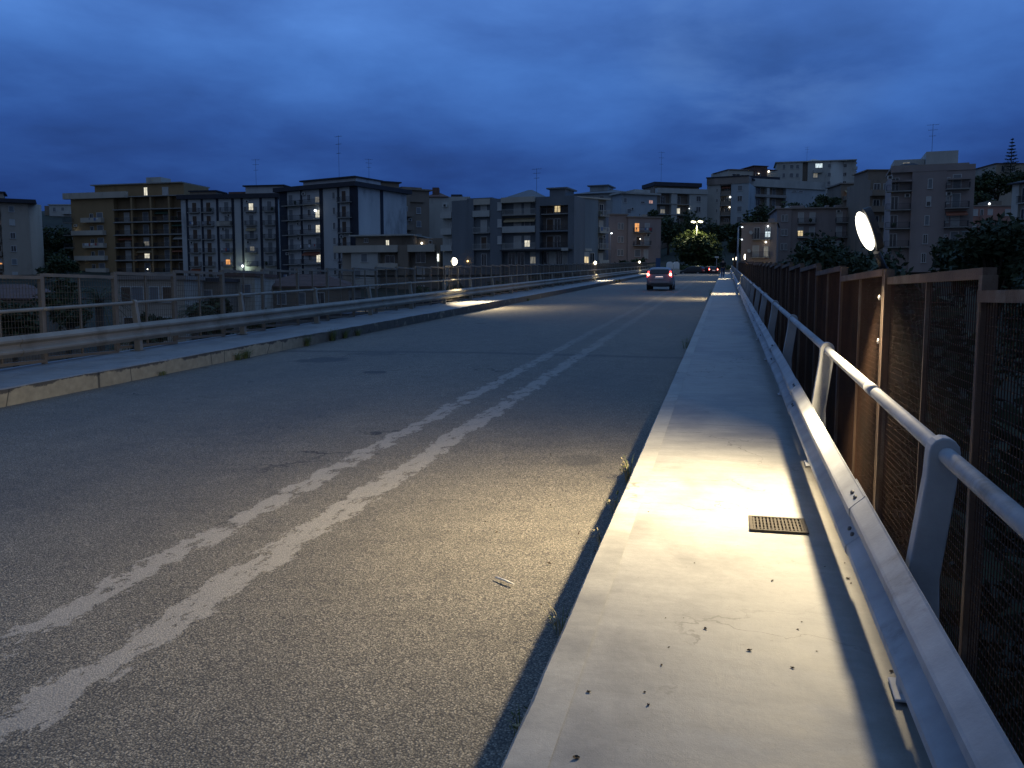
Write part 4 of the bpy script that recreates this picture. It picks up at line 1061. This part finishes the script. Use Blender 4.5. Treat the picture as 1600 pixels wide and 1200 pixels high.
for r in range(4): b.win(1313, r, 1.4, 1.3, 'dark', .9, 1.0); b.win(1219, r, 1.1, 1.6, 'grey'); b.win(1231, r, 1.4, 1.5, 'grey'); b.win(1289, r, 1.2, 1.3, 'grey'); b.win(1240, r, 1.2, 1.4, 'grey'); b.balc(1326, 1332, r, 1.2, 'solid', PALE, 2.0)
b.antenna(1256, 5, 6, b.H+1.5)
b = Bld('roof_house', 'reddish roofed houses above the long hill block, with two small lights', 1133, 300, 1210, 305, 269, 3, 3, 12, CREAM, 20, 'house')
b.body(); b.hip(1133, 1174, 0, 10, b.H, 1.0, ROOFT); b.body(1172, 1192, -.4, 9, z1=b.H+1.6, m=ROOFT); b.hip(1172, 1192, -.4, 9, b.H+1.6, .8, ROOFT); b.hip(1190, 1208, .5, 9, b.H+.5, .9, ROOFT)
b.win(1145, 0, 3.0, 1.3, 'dark', .4); b.win(1178, 0, 2, 1.8, 'brown', .3, -.4); b.bulb(1194, -.5, b.z(270), .32); b.bulb(1178, -.8, b.z(274), .16)

# 13 pink row at the right of the bridge end
b = Bld('apartment_house', 'narrow pink house with two balconies and a lit garage door below', 1156, 166, 1211, 164, 350, 3, 3.2, 12, PINK, 4, 'house')
b.body(); b.eave(.25, .2, ROSY)
b.balc(1173, 1201, 0, 1.1, 'bars', RAILM, dz=.25); b.balc(1172, 1201, 1, 1.1, 'bars', RAILM, dz=.1); b.win(1180, 0, 1.1, 2.1, 'dark', .35); b.win(1197, 0, 1.1, 2.1, 'lit:c', .35); b.win(1179, 1, 1.2, 2.1, 'pale', .2); b.win(1195, 1, .9, 1.9, 'lit:d', .2); b.bulb(1194.5, -.5, b.z(379), .18)
b.box('garage_door', 1174, 1198, -.10, -.003, .0, 2.35, mat('garage_door', (.42, .32, .16), .6, .2, 2)); b.point(1186, -4.0, 1.9, 45, (1, .82, .55)); b.bulb(1197, -.4, b.H-.6, .15, BULB_W); b.box('chimney', 1196, 1206, 3, 5, b.H+.2, b.H+1.1, PINK)
for px, py in ((1171, 364), (1169, 392)):
    q = MB(); oval(Vector((b.x(px), -.5, b.z(py))), Vector((.5, -1, .4)), Vector((0, 0, 1)), .38, .34, .05, PALE, q); q.build('satellite_dish', b.root)
b = Bld('apartment_house', 'long pink-grey house with paired white shutters and twin stair windows', 1210, 186, 1392, 182, 327, 4, 3.0, 13, PINKG, 5, 'house')
b.body(1210, 1233, -.3); b.body(1233, 1392); b.eave(.3, .25, ROSY, 1209, 1392, -.3)
for r in range(3):
    for px in (1219.5, 1225): b.win(px, r, .6, 1.35, 'dark', .5, -.3)
for (px, st) in ((1248, 'pale'), (1266, 'pale'), (1308, 'pale'), (1325, 'grey'), (1352, 'pale'), (1370, 'grey')):
    for r in range(4): b.win(px, r, 1.2, 2.2, 'lit:y' if (px, r) == (1248, 1) else st, .1)
for r in range(3): b.balc(1243, 1271, r, 1.1); b.balc(1302, 1331, r, 1.1); b.balc(1347, 1375, r, 1.1)
for px, w_ in ((1215, 8), (1245, 22), (1293, 5), (1310, 10)): b.box('chimney', px-w_/2, px+w_/2, 3, 5, b.H+.25, b.H+1.0, PINKG)
q = MB(); q.sphere((b.x(1230), 4, b.H+.4), .7, PALE, 12, 8, (1, .4, .8)); q.build('water_tank', b.root)
b = Bld('terrace_house', 'small house with two orange windows and a glowing terrace on the hill', 1308, 232, 1356, 232, 290, 3, 3.2, 10, BRN, 12, 'house')
b.body(); b.eave(.5, .35, ROSY); b.win(1324, 0, 1.2, 2.1, 'lit:y', -.5); b.win(1340, 0, 1.6, 2.1, 'lit:y', -.5); b.balc(1312, 1352, 0, 1.2, 'solid', BRN, dz=-.9); b.win(1331, 1, 3.2, 1.3, 'lit:p', .7); b.win(1333, 1, 1.8, 1.4, 'lit:y', .6, -.08); b.bulb(1345, -.6, b.z(308), .2); b.win(1353, 1, 1, 1.4, 'dark', .6); b.balc(1315, 1349, 1, 1.3, 'solid', BRN, dz=-.2); b.point(1332, -1, b.z(311), 40, (1, .7, .4))
# 15 big right block
b = Bld('apartment_block', 'tall pink-grey block with a column of narrow windows and balconies on both sides', 1386, 147, 1514, 143, 270, 6, 3.07, 14, PINKG, 8)
b.body(1418, 1471); b.body(1471, 1514, .12); b.body(1386, 1418, .8)
b.box('parapet', 1384, 1514, -.05, .5, b.H+.004, b.H+.9, PINKG)
b.eave(.3, .3, ROSY, 1388, 1502, .8, 13, b.H+.9)
for r, st in enumerate(('grey', 'pale/half', 'grey', 'dark/half', 'dark')): b.win(1446-r*1.2, r, .75, 1.55, st, .5 if r else .3)
for r in range(1, 5):
    b.balc(1470, 1506, r-1, 1.25, 'bars', RAILM, .12); b.door(1487, r-1, 'grey' if r != 3 else 'pale', 1.3, 2.3, .12); b.win(1474, r-1, .5, 1.2, 'dark', .8, .12)
    b.balc(1378, 1417, r-1, 1.3, 'bars', RAILM, .8); b.door(1392, r-1, 'dark', 1.2, 2.2, .8)
b.box('canopy', 1472, 1507, -1.0, .11, b.H-1.6, b.H-1.35, PINKG); b.box('canopy', 1386, 1417, -.6, .79, b.H-1.6, b.H-1.3, PINKG)
b.box('penthouse', 1441, 1491, 3, 11, b.H+.9, b.H+3.6, PALE); b.box('penthouse', 1391, 1440, 4, 11, b.H+.9, b.H+2.6, PALE); b.win(1411, -1, 1.2, .6, 'lit:d', 1.6, 3.99); b.hip(1396, 1432, 1.5, 3.9, b.H+1.2, .6, ROOFD, .1); b.antenna(1453, 5, 6, b.H+3.6)
b = Bld('apartment_block', 'brown block with pergola roof just left of the tall pink-grey block', 1353, 172, 1394, 172, 283, 6, 3.1, 12, BRN, 10)
b.body(); b.box('penthouse', 1355, 1389, 2, 9, b.H, b.H+2.2, BRN); b.hip(1355, 1389, 2, 9, b.H+2.2, .5, BRN); b.balc(1352, 1385, 0, 1.4, 'solid', BRN); b.balc(1352, 1385, 1, 1.4, 'solid', BRN); b.balc(1352, 1385, 2, 1.4, 'solid', BRN)
for r in range(3): b.door(1363, r, 'dark', 1.3); b.door(1378, r, 'grey', 1.3)
b = Bld('terrace_house', 'salmon house with white shuttered windows behind the dark right-hand trees', 1512, 205, 1574, 205, 324, 4, 3.2, 12, SALM, 8, 'house')
b.body(); b.eave(.2, .3, ROSY); b.balc(1524, 1550, 0, 1.2, 'solid', SALM, dz=.1)
for px in (1517, 1540, 1567): b.win(px, 0, 1.2, 1.5, 'pale', 1.1); b.win(px-1, 1, 1.2, 1.8, 'pale', .5)
b.win(1527, 0, .8, 1.6, 'dark', 1.0); b.bulb(1537, -.3, b.H+.6, .24, BULB_W); b.box('roof_hut', 1548, 1568, 3, 8, b.H+.3, b.H+1.6, BRN)
b = Bld('apartment_block', 'pale block with dark balconies at the right edge of the view', 1572, 131, 1668, 122, 283, 5, 3.05, 12, PALE, 10)
b.body(1572, 1583); b.body(1583, 1668, .5); b.hip(1572, 1668, 0, 12, b.H, 1.6, ROOFD, .5)
for r in range(5): b.balc(1584, 1606, r, 1.1, 'bars', RAILM, .5); b.door(1590, r, 'dark', 1.1, 2.2, .5); b.door(1599, r, 'grey', 1.1, 2.2, .5); b.balc(1618, 1645, r, 1.1, 'bars', RAILM, .5); b.door(1630, r, 'grey', 1.2, 2.2, .5)
b = Bld('hill_house', 'wide old house on the hilltop behind trees at the upper right', 1545, 262, 1640, 262, 258, 3, 3.3, 12, BEI, 12, 'house')
b.body(); b.hip(1545, 1640, 0, 12, b.H, .9, ROOFT)
for px in (1556, 1572, 1590, 1610): b.win(px, 0, 1.1, 1.6, 'dark'); b.win(px, 1, 1.1, 1.6, 'dark')
b = Bld('hill_house', 'small dark house between the tall pink-grey block and the hill trees', 1513, 235, 1536, 235, 282, 3, 3.3, 10, BRN, 15, 'house'); b.body(); b.hip(1513, 1536, 0, 10, b.H, .8, ROOFT)

# low houses below the left side of the bridge
def low(label, xl, xr, d, ytop, n, m, roof, wins, hip=True, cat='house'):
    b = Bld('valley_house', label, xl, d, xr, d, ytop, n, 3.2, 9, m, 10, cat); b.body()
    if hip: b.hip(xl, xr, 0, 9, b.H, 1.6, roof, .5)
    else: b.eave(.3, .4, roof)
    for (px, r, w_, h_, st) in wins: b.win(px, r, w_, h_, st, .9 if h_ < 1.9 else .1)
    return b
low('low beige house with four dark windows below the left fence', 176, 288, 92, 437, 4, BEI, ROSY, [(197, 0, 1.2, 1.6, 'brown'), (215, 0, 1.3, 1.6, 'grey'), (241, 0, 1.1, 1.6, 'grey'), (262, 0, 1.2, 1.6, 'brown'), (200, 1, 1.2, 1.6, 'brown'), (243, 1, 1.1, 1.6, 'dark'), (262, 1, 1.2, 1.6, 'grey')], False)
low('dark flat roofed house left of the lit yard below the bridge', 288, 345, 98, 440, 3, BRN, ROOFD, [(300, 0, 1.0, 1.4, 'dark'), (325, 0, 1.0, 1.4, 'grey')], False)
b = low('cream house with a lit lamp on its wall below the left fence', 345, 398, 104, 432, 3, CREAM, ROOFT, [(350, 0, 1.4, .8, 'lit:d'), (385, 0, 1.2, 1.4, 'grey')], False); b.bulb(362.5, -.5, b.z(439), .20); b.point(366, -1.0, b.z(441), 75, (1, .72, .42))
low('long house with a dark red roof and white awning below the left fence', 398, 545, 112, 447, 3, BRN, ROOFT, [(410, 0, 1.2, 1.4, 'pale'), (440, 0, 1.2, 1.4, 'grey'), (470, 0, 1.2, 1.5, 'grey'), (500, 0, 1.2, 1.5, 'dark'), (425, 1, 1.2, 1.5, 'grey'), (480, 1, 1.2, 1.5, 'grey')])
low('small low house with a bright grid window glimpsed under the left beam', 552, 600, 84, 472, 2, BEI, ROOFD, [(567, 0, 1.4, 1.5, 'lit:y'), (588, 0, 1.2, 1.3, 'lit:d')], False)
low('pale low shed with lit strip windows below the left guardrail', 600, 680, 88, 476, 2, PALE, ROOFD, [(612, 0, 2.2, .7, 'lit:d'), (634, 0, 2.4, .6, 'lit:c'), (655, 0, 1.6, .7, 'grey')], False)
low('grey low shed with pale shutters under the left guardrail beyond the palms', 430, 540, 70, 498, 2, GREY, ROOFD, [(445, 0, 1.2, .8, 'lit:d'), (470, 0, 1.6, .7, 'pale'), (500, 0, 1.6, .7, 'pale')], False)
low('beige old house at the far left below the bridge', -90, 62, 95, 466, 3, BRN, ROOFT, [(10, 0, 1.2, 1.5, 'dark'), (40, 0, 1.1, 1.5, 'grey'), (-30, 0, 1.2, 1.5, 'lit:d')])

# ------------------------------------------------------------------ trees
LEAF1 = mat('leaf_dark', (.030, .045, .018), .7, .5, .8); LEAF2 = mat('leaf_mid', (.055, .075, .022), .7, .5, .8); LEAF3 = mat('leaf_light', (.085, .105, .03), .7, .4, .8)
BARK = mat('bark', (.07, .055, .04), .9, .35, 3, bump=.3)
def tree(name, label, base, h, rx, rz, cz, n, leaf, seed, mats=None, blobs=16, group=None, flat=.0):
    """base point; crown centre height cz, radii rx, rz; n leaf clumps"""
    rnd = random.Random(seed); t = thing(name, label, 'tree', tuple(base), 0, group)
    mats = mats or [LEAF1, LEAF1, LEAF2]
    q = MB(); tw = .018*h+.10
    top = Vector((rnd.uniform(-.3, .3), rnd.uniform(-.3, .3), cz))
    q.tube([(0, 0, -1), (0, 0, cz*.35), tuple(top*.7), tuple(top)], [tw*1.25, tw, tw*.75, tw*.4], BARK, 8)
    cs = []
    for i in range(blobs):
        while True:
            v = Vector((rnd.uniform(-1, 1), rnd.uniform(-1, 1), rnd.uniform(-1, 1)))
            if .15 < v.length < 1 and v.z > -.75: break
        v = v.normalized()*(.35+.42*rnd.random())
        c = Vector((v.x*rx, v.y*rx, cz+v.z*rz)); cs.append((c, rnd.uniform(.30, .48)))
        q.tube([tuple(top*rnd.uniform(.55, .85)), tuple((top*.6+c)/1.6), tuple(c)], [tw*.35, tw*.22, tw*.08], BARK, 5)
    q.build('trunk', t)
    q = MB()
    for i in range(n):
        c, r = rnd.choice(cs)
        v = Vector((rnd.gauss(0, 1), rnd.gauss(0, 1), rnd.gauss(0, 1))).normalized()*(rnd.random()**.45)
        p = c+Vector((v.x*rx*r, v.y*rx*r, v.z*rz*r*1.05))
        if rnd.random() < .06: p = p+Vector((v.x, v.y, v.z))*leaf*1.5
        a = Vector((rnd.gauss(0, 1), rnd.gauss(0, 1), rnd.gauss(0, .6))).normalized(); b_ = a.orthogonal().normalized(); b_.rotate(Quaternion(a, rnd.uniform(0, 6.3)))
        s = leaf*rnd.uniform(.55, 1.25); m_ = rnd.choice(mats)
        q.poly([p-a*s, p-b_*s*.42, p+a*s, p+b_*s*.42], m_)
        k = rnd.uniform(.4, 1); d_ = Vector((rnd.gauss(0, 1), rnd.gauss(0, 1), rnd.gauss(0, 1))).normalized()
        q.poly([p+d_*s*.3, p+d_*s*.3+a.cross(d_)*s*.5, p+d_*s*1.2*k, p+d_*s*.3-a.cross(d_)*s*.5], m_)
    q.build('crown', t); return t
def tree_px(name, label, px, ytop, wpx, d, n, leaf, seed, zb=None, ar=.8, mats=None, blobs=16, group=None):
    top = P(px, ytop, d); rx = wpx/2*d/FPX
    g_ = terrain(top.x, top.y) if zb is None else zb
    h = top.z-g_; rz = min(rx*ar, h*.48); cz = h-rz*.98
    return tree(name, label, (top.x, top.y, g_), h, rx*1.05, rz, cz, n, leaf, seed, mats, blobs, group)
tree_px('broadleaf_tree', 'rounded tree lit from above by the multi-headed street lamp', 1091, 356, 92, 150, 5200, .42, 1, 4.6, .86, [LEAF2, LEAF2, LEAF3, LEAF1], 26)
tree_px('broadleaf_tree', 'broad dark tree right behind the rusty fence under the glowing lamp', 1300, 362, 190, 78, 5000, .38, 2, ar=.75, mats=[LEAF1], blobs=26)
tree_px('broadleaf_tree', 'dark tree at the right edge in front of the pale block', 1562, 340, 150, 62, 4200, .32, 3, ar=.9, mats=[LEAF1], blobs=24)
tree_px('broadleaf_tree', 'dark bushy tree left of the right-edge tree, before the tall block', 1505, 368, 90, 66, 2800, .3, 4, ar=.9, mats=[LEAF1], blobs=18)
tree_px('broadleaf_tree', 'dark tree behind the near end of the rusty fence', 1660, 380, 160, 40, 2400, .26, 5, ar=1.0, mats=[LEAF1], blobs=18)
for i, (px, yt, wpx, d, lab) in enumerate([(1015, 328, 46, 225, 'dark tree above the pink house roof'), (1045, 334, 60, 215, 'dark tree on the slope left of the round lit tree'), (1085, 328, 60, 222, 'dark tree behind the street lamp above the round tree'), (1120, 346, 60, 215, 'dark tree on the slope right of the street lamp'), (1152, 345, 40, 205, 'dark tree behind the narrow pink house'), (1190, 318, 60, 228, 'tree mass under the long hill block'), (1225, 314, 60, 226, 'wide dark tree before the blank bluish wall'), (1262, 306, 66, 222, 'dark tree below the rounded hilltop block'), (1292, 298, 50, 226, 'dark tree left of the glowing terrace house'), (1535, 268, 46, 222, 'tallest dark tree on the hill at the upper right'), (1560, 268, 60, 224, 'dark tree hiding the hilltop house front'), (1530, 300, 60, 216, 'low dark tree behind the salmon house'), (1590, 262, 50, 222, 'dark tree under the tall conifer at the right'), (1150, 372, 30, 178, 'small dark tree between the round tree and the pink row'), (990, 402, 44, 150, 'dark shrub in front of the pink house ground floor'), (925, 343, 40, 232, 'small dark tree behind the slate blue wall')]):
    tree_px('hillside_tree', lab, px, yt, wpx, d, 1300, .5, 20+i, mats=[LEAF1, LEAF1, LEAF2], blobs=12, ar=.85, group='dark trees on the hillside')
for i, (px, yt, wpx, d, lab) in enumerate([(78, 352, 50, 240, 'dark tree below the small pale block at the left'), (100, 360, 40, 235, 'dark tree against the left side of the ochre block'), (90, 396, 60, 190, 'wide dark tree at the foot of the beige tower'), (70, 388, 40, 215, 'dark tree on the slope right beside the beige tower'), (108, 384, 44, 225, 'dark tree on the slope hard against the ochre block balconies'), (92, 374, 40, 245, 'dark tree in the middle of the slope below the small pale block'), (100, 440, 90, 75, 'dark tree just below the left fence near the first post'), (330, 465, 80, 66, 'round dark bush tree below the fence in front of the lit yard'), (20, 470, 90, 70, 'dark tree at the far left below the fence'), (230, 490, 70, 60, 'low dark tree under the guardrail below the beige house'), (420, 480, 60, 74, 'low dark tree before the red roofed house'), (660, 450, 70, 95, 'dark tree below the bright left lamp'), (720, 440, 70, 100, 'dark tree beside the bright left lamp, at the foot of the grey complex'), (780, 436, 70, 108, 'dark tree behind the fence right of the bright lamp'), (850, 430, 70, 118, 'dark tree before the shops of the grey complex')]):
    tree_px('valley_tree', lab, px, yt, wpx, d, 1500, .34 if d < 120 else .5, 50+i, mats=[LEAF1, LEAF1, LEAF2], blobs=12, ar=.85, group='dark trees in the valley on the left')
for i, (x_, y_) in enumerate([(9, 18), (13, 30), (7, 34), (16, 44), (10, 52), (20, 60), (12, 70), (24, 78), (14, 90), (6, 24), (5, 11), (9, 5), (6.5, 44), (7, 62)]):
    z_ = terrain(x_, y_); h_ = (bz(y_)+.9+.3*math.sin(i*2.1))-z_
    tree('valley_tree', 'dense dark tree in the valley hidden by the rusty fence', (x_, y_, z_), h_, 3.4, min(4.2, h_*.45), h_-min(4.2, h_*.45), 1300, .34, 80+i, [LEAF1], 12, 'dark trees behind the rusty fence')

def palm(label, px, ytop, d, seed, R=2.3):
    rnd = random.Random(seed); top = P(px, ytop, d); g_ = terrain(top.x, top.y); h = top.z-g_-.8
    t = thing('palm_tree', label, 'palm tree', (top.x, top.y, g_))
    q = MB(); q.tube([(0, 0, -.5), (.1, 0, h*.4), (.05, .1, h)], [.26, .2, .19], BARK, 9); q.build('trunk', t)
    q = MB()
    for i in range(34):
        a = rnd.uniform(0, 6.28); el = rnd.uniform(-.3, 1.35); L = R*rnd.uniform(.8, 1.1)
        dr = Vector((math.cos(a), math.sin(a), 0)); side = Vector((-math.sin(a), math.cos(a), 0)); pts = []
        for k in range(9):
            s = k/8; pts.append(Vector((.05, .1, h))+dr*(L*s*math.cos(el)*1.0+.2*L*s*s)+Vector((0, 0, L*s*math.sin(el)-.75*L*s*s)))
        for k in range(8):
            q.poly([pts[k]-side*.02, pts[k]+side*.02, pts[k+1]+side*.015, pts[k+1]-side*.015], LEAF2)
            for u in (0, .5):
                c = pts[k].lerp(pts[k+1], u); fl = .55*math.sin(math.pi*min(1, .12+(k+u)/8.5))+.08
                for s_ in (-1, 1):
                    e = c+side*s_*fl*.8+dr*fl*.45+Vector((0, 0, -.12*fl))
                    q.poly([c, c+dr*.05, e], LEAF2)
    q.build('crown', t)
palm('spiky palm behind the left fence in front of the low beige house', 150, 443, 42, 1, 1.9)
palm('small palm below the left guardrail near the dark bush', 300, 466, 46, 2, 1.6)
palm('low palm crown under the left guardrail beside the tallest palm', 205, 500, 36, 3, 1.3)
# tall conifer on the skyline
top = P(1582, 215, 255); g_ = P(1582, 262, 255).z-6; t = thing('conifer_tree', 'tall thin tiered conifer standing on the skyline at the upper right', 'tree', (top.x, top.y, g_)); H = top.z-g_
q = MB(); q.tube([(0, 0, -1), (0, 0, H)], [.28, .04], BARK, 6); q.build('trunk', t)
q = MB(); rnd = random.Random(4)
for k in range(11):
    z = H*(.30+.066*k); r = 2.9*(1-k/11.5)
    for j in range(7):
        a = j*.9+k*.4; e = Vector((math.cos(a)*r, math.sin(a)*r, z+.35*r*.5)); q.tube([(0, 0, z), tuple(e*.5+Vector((0, 0, z*.5-.12))), tuple(e)], [.06, .05, .03], LEAF1, 4)
        for u in range(9):
            c = Vector((0, 0, z)).lerp(e, .25+.08*u); s = .32; q.poly([c+Vector((rnd.uniform(-s, s), rnd.uniform(-s, s), rnd.uniform(-.1, .25))) for _ in range(4)], LEAF1)
q.build('crown', t)

# ------------------------------------------------------------------ far end of the bridge
EZ = bz(128)-.19
q = MB(); q.mesh([(-60, 127.5, EZ-.004), (45, 127.5, EZ-.004), (45, 146, EZ+.05), (-60, 146, EZ+.05)], [(0, 1, 2, 3)], ASPHALT); struct(q.build('cross_street'))
q = MB(); q.box(-24, 12, 146.0, 146.4, EZ-.5, EZ+1.0, mat('old_wall', (.30, .25, .17), .9, .25, .5)); tag(q.build('retaining_wall'), 'low old stone wall behind the parked cars at the end of the bridge', 'wall')
# street lamp above the round tree
lp = P(1089, 346, 148)
t = thing('street_lamp', 'tall multi-headed street lamp shining above the round tree', 'street lamp', (lp.x, lp.y, EZ))
h = lp.z-EZ
q = MB(); q.tube([(0, 0, 0), (0, 0, h)], [.10, .06], mat('lamp_post_paint', (.4, .4, .36), .5), 8); q.build('pole', t)
for a in (0.3, 2.3, 3.5, 5.4):
    dr = Vector((math.cos(a), math.sin(a), 0))
    q = MB(); q.tube([(0, 0, h-.1), tuple(dr*.5+Vector((0, 0, h+.1))), tuple(dr*.75+Vector((0, 0, h)))], .03, DARK, 6); arm = q.build('arm', t)
    q = MB(); q.sphere(tuple(dr*.75+Vector((0, 0, h-.05))), .24, emit('street_bulb', (1, .95, .62), 5), 10, 6, (1.2, 1.2, .6)); q.build('lamp_head', t)
ld = bpy.data.lights.new('street_light', 'POINT'); ld.energy = 700; ld.color = (1, .92, .5); ld.shadow_soft_size = .4
o = bpy.data.objects.new('street_light', ld); COL.objects.link(o); o.parent = t; o.location = (0, 0, h-.7)
def post_lamp(label, px, ybulbs, ybase, d, name='street_lamp', r=.13, e=40):
    p = P(px, ybase, d); t = thing(name, label, 'street lamp', tuple(p)); hh = P(px, ybulbs[0], d).z-p.z
    q = MB(); q.tube([(0, 0, -.2), (0, 0, hh)], [.07, .045], GALV, 8); q.build('pole', t)
    for yb in ybulbs:
        z = P(px, yb, d).z-p.z
        q = MB(); q.tube([(0, 0, z+.05), (.22, -.15, z+.08)], .025, GALV, 6); q.build('arm', t)
        q = MB(); q.sphere((.26, -.18, z), r, BULB_W, 8, 6, (1.2, 1.2, .8)); q.build('lamp_head', t)
post_lamp('slim lamp post with two small white lights at the far right pavement', 1151.5, (356, 375), 440, 62, r=.05)
post_lamp('small street lamp at the left corner of the pink house', 953, (365,), 420, 170, r=.16)
# arched notice cabinets
for i, (px, lab) in enumerate(((1046.3, 'left white arched-top cabinet at the end of the road'), (1056.3, 'right white arched-top cabinet at the end of the road'))):
    p = P(px, 423, 134); p.z = EZ
    t = thing('notice_cabinet', lab, 'cabinet', tuple(p), YAW)
    WC = mat('cabinet_white', (.8, .78, .72), .6, .1)
    arch = [(-.42, .95), (.42, .95), (.42, 1.75)]+[(.42*math.cos(R_(a)), 1.75+.27*math.sin(R_(a))) for a in range(15, 180, 15)]+[(-.42, 1.75)]
    q = MB(); q.prism(arch, 'y', -.3, .3, WC); q.build('top_panel', t, True)
    q = MB(); q.box(-.42, .42, -.3, .3, .06, .93, mat('cabinet_pale_red', (.42, .25, .2), .6, .4, 3)if i == 0 else mat('cabinet_cream', (.5, .45, .36), .6, .2, 3)); q.build('lower_panel', t)
    q = MB(); q.box(-.46, -.42, -.32, .32, 0, 1.75, WC); q.box(.42, .46, -.32, .32, 0, 1.75, WC); q.box(-.4199, .4199, -.32, .32, 0, .055, WC); q.build('frame', t)
p = P(1028, 425, 132); p.z = EZ
t = thing('road_sign', 'blue rectangular sign panel on a post left of the white cabinets', 'sign', tuple(p), YAW)
q = MB(); q.tube([(0, 0, 0), (0, 0, 1.0)], .05, GALV, 8); q.build('post', t)
q = MB(); q.box(-.35, .35, -.04, .04, 1.0, 2.5, mat('sign_blue', (.03, .075, .16), .5, .1)); q.build('panel', t)
p = P(1120, 402, 140); t = thing('road_sign', 'small white directional sign above the parked cars', 'sign', (p.x, p.y, EZ), YAW)
q = MB(); q.tube([(0, 0.06, 0), (0, 0.06, p.z-EZ)], .035, GALV, 8); q.build('post', t); q = MB(); q.box(-.32, .32, -.02, .02, p.z-EZ-.1, p.z-EZ+.14, mat('sign_white', (.6, .6, .56), .5, .05)); q.build('panel', t)
for i, (px, d, rz, c, lit, lab) in enumerate([(1082, 139, 1.2, (.02, .02, .022), False, 'black car parked beside the white cabinets, leftmost of the parked row'), (1093, 143, 1.35, (.10, .10, .105), False, 'grey car parked in the middle of the row at the bridge end'), (1106, 140, .5, (.05, .03, .03), True, 'dark car with red tail lights on at the right of the parked row')]):
    p = P(px, 424, d); car('parked_car', lab, (p.x, p.y, EZ+.02), rz, paint('paint_far_%d' % i, c), lit, group='cars parked at the end of the bridge')
p = P(1195, 416, 150); car('parked_car', 'white car parked in front of the narrow pink house behind the fence', (p.x, p.y, EZ+.02), 1.5, paint('white_paint', (.6, .6, .6), 0), False, group='cars parked at the end of the bridge')
p = P(1212, 416, 146); car('parked_car', 'white car with a red light on, parked by the stair windows of the pink row', (p.x, p.y, EZ+.02), 1.9, paint('white_paint', (.6, .6, .6), 0), True, group='cars parked at the end of the bridge')
q = MB()
for i in range(26):
    x = -9.5+i*.42; 
    for k in range(60):
        c = Vector((x+random.uniform(-.4, .4), 147.2+random.uniform(-.5, .5), EZ+random.uniform(.3, 1.7))); a = Vector((random.gauss(0, 1), random.gauss(0, 1), random.gauss(0, 1))).normalized(); b_ = a.orthogonal(); s = .2
        q.poly([c-a*s, c-b_*s*.5, c+a*s, c+b_*s*.5], LEAF2)
tag(q.build('hedge'), 'low green hedge along the wall at the end of the bridge', 'hedge')
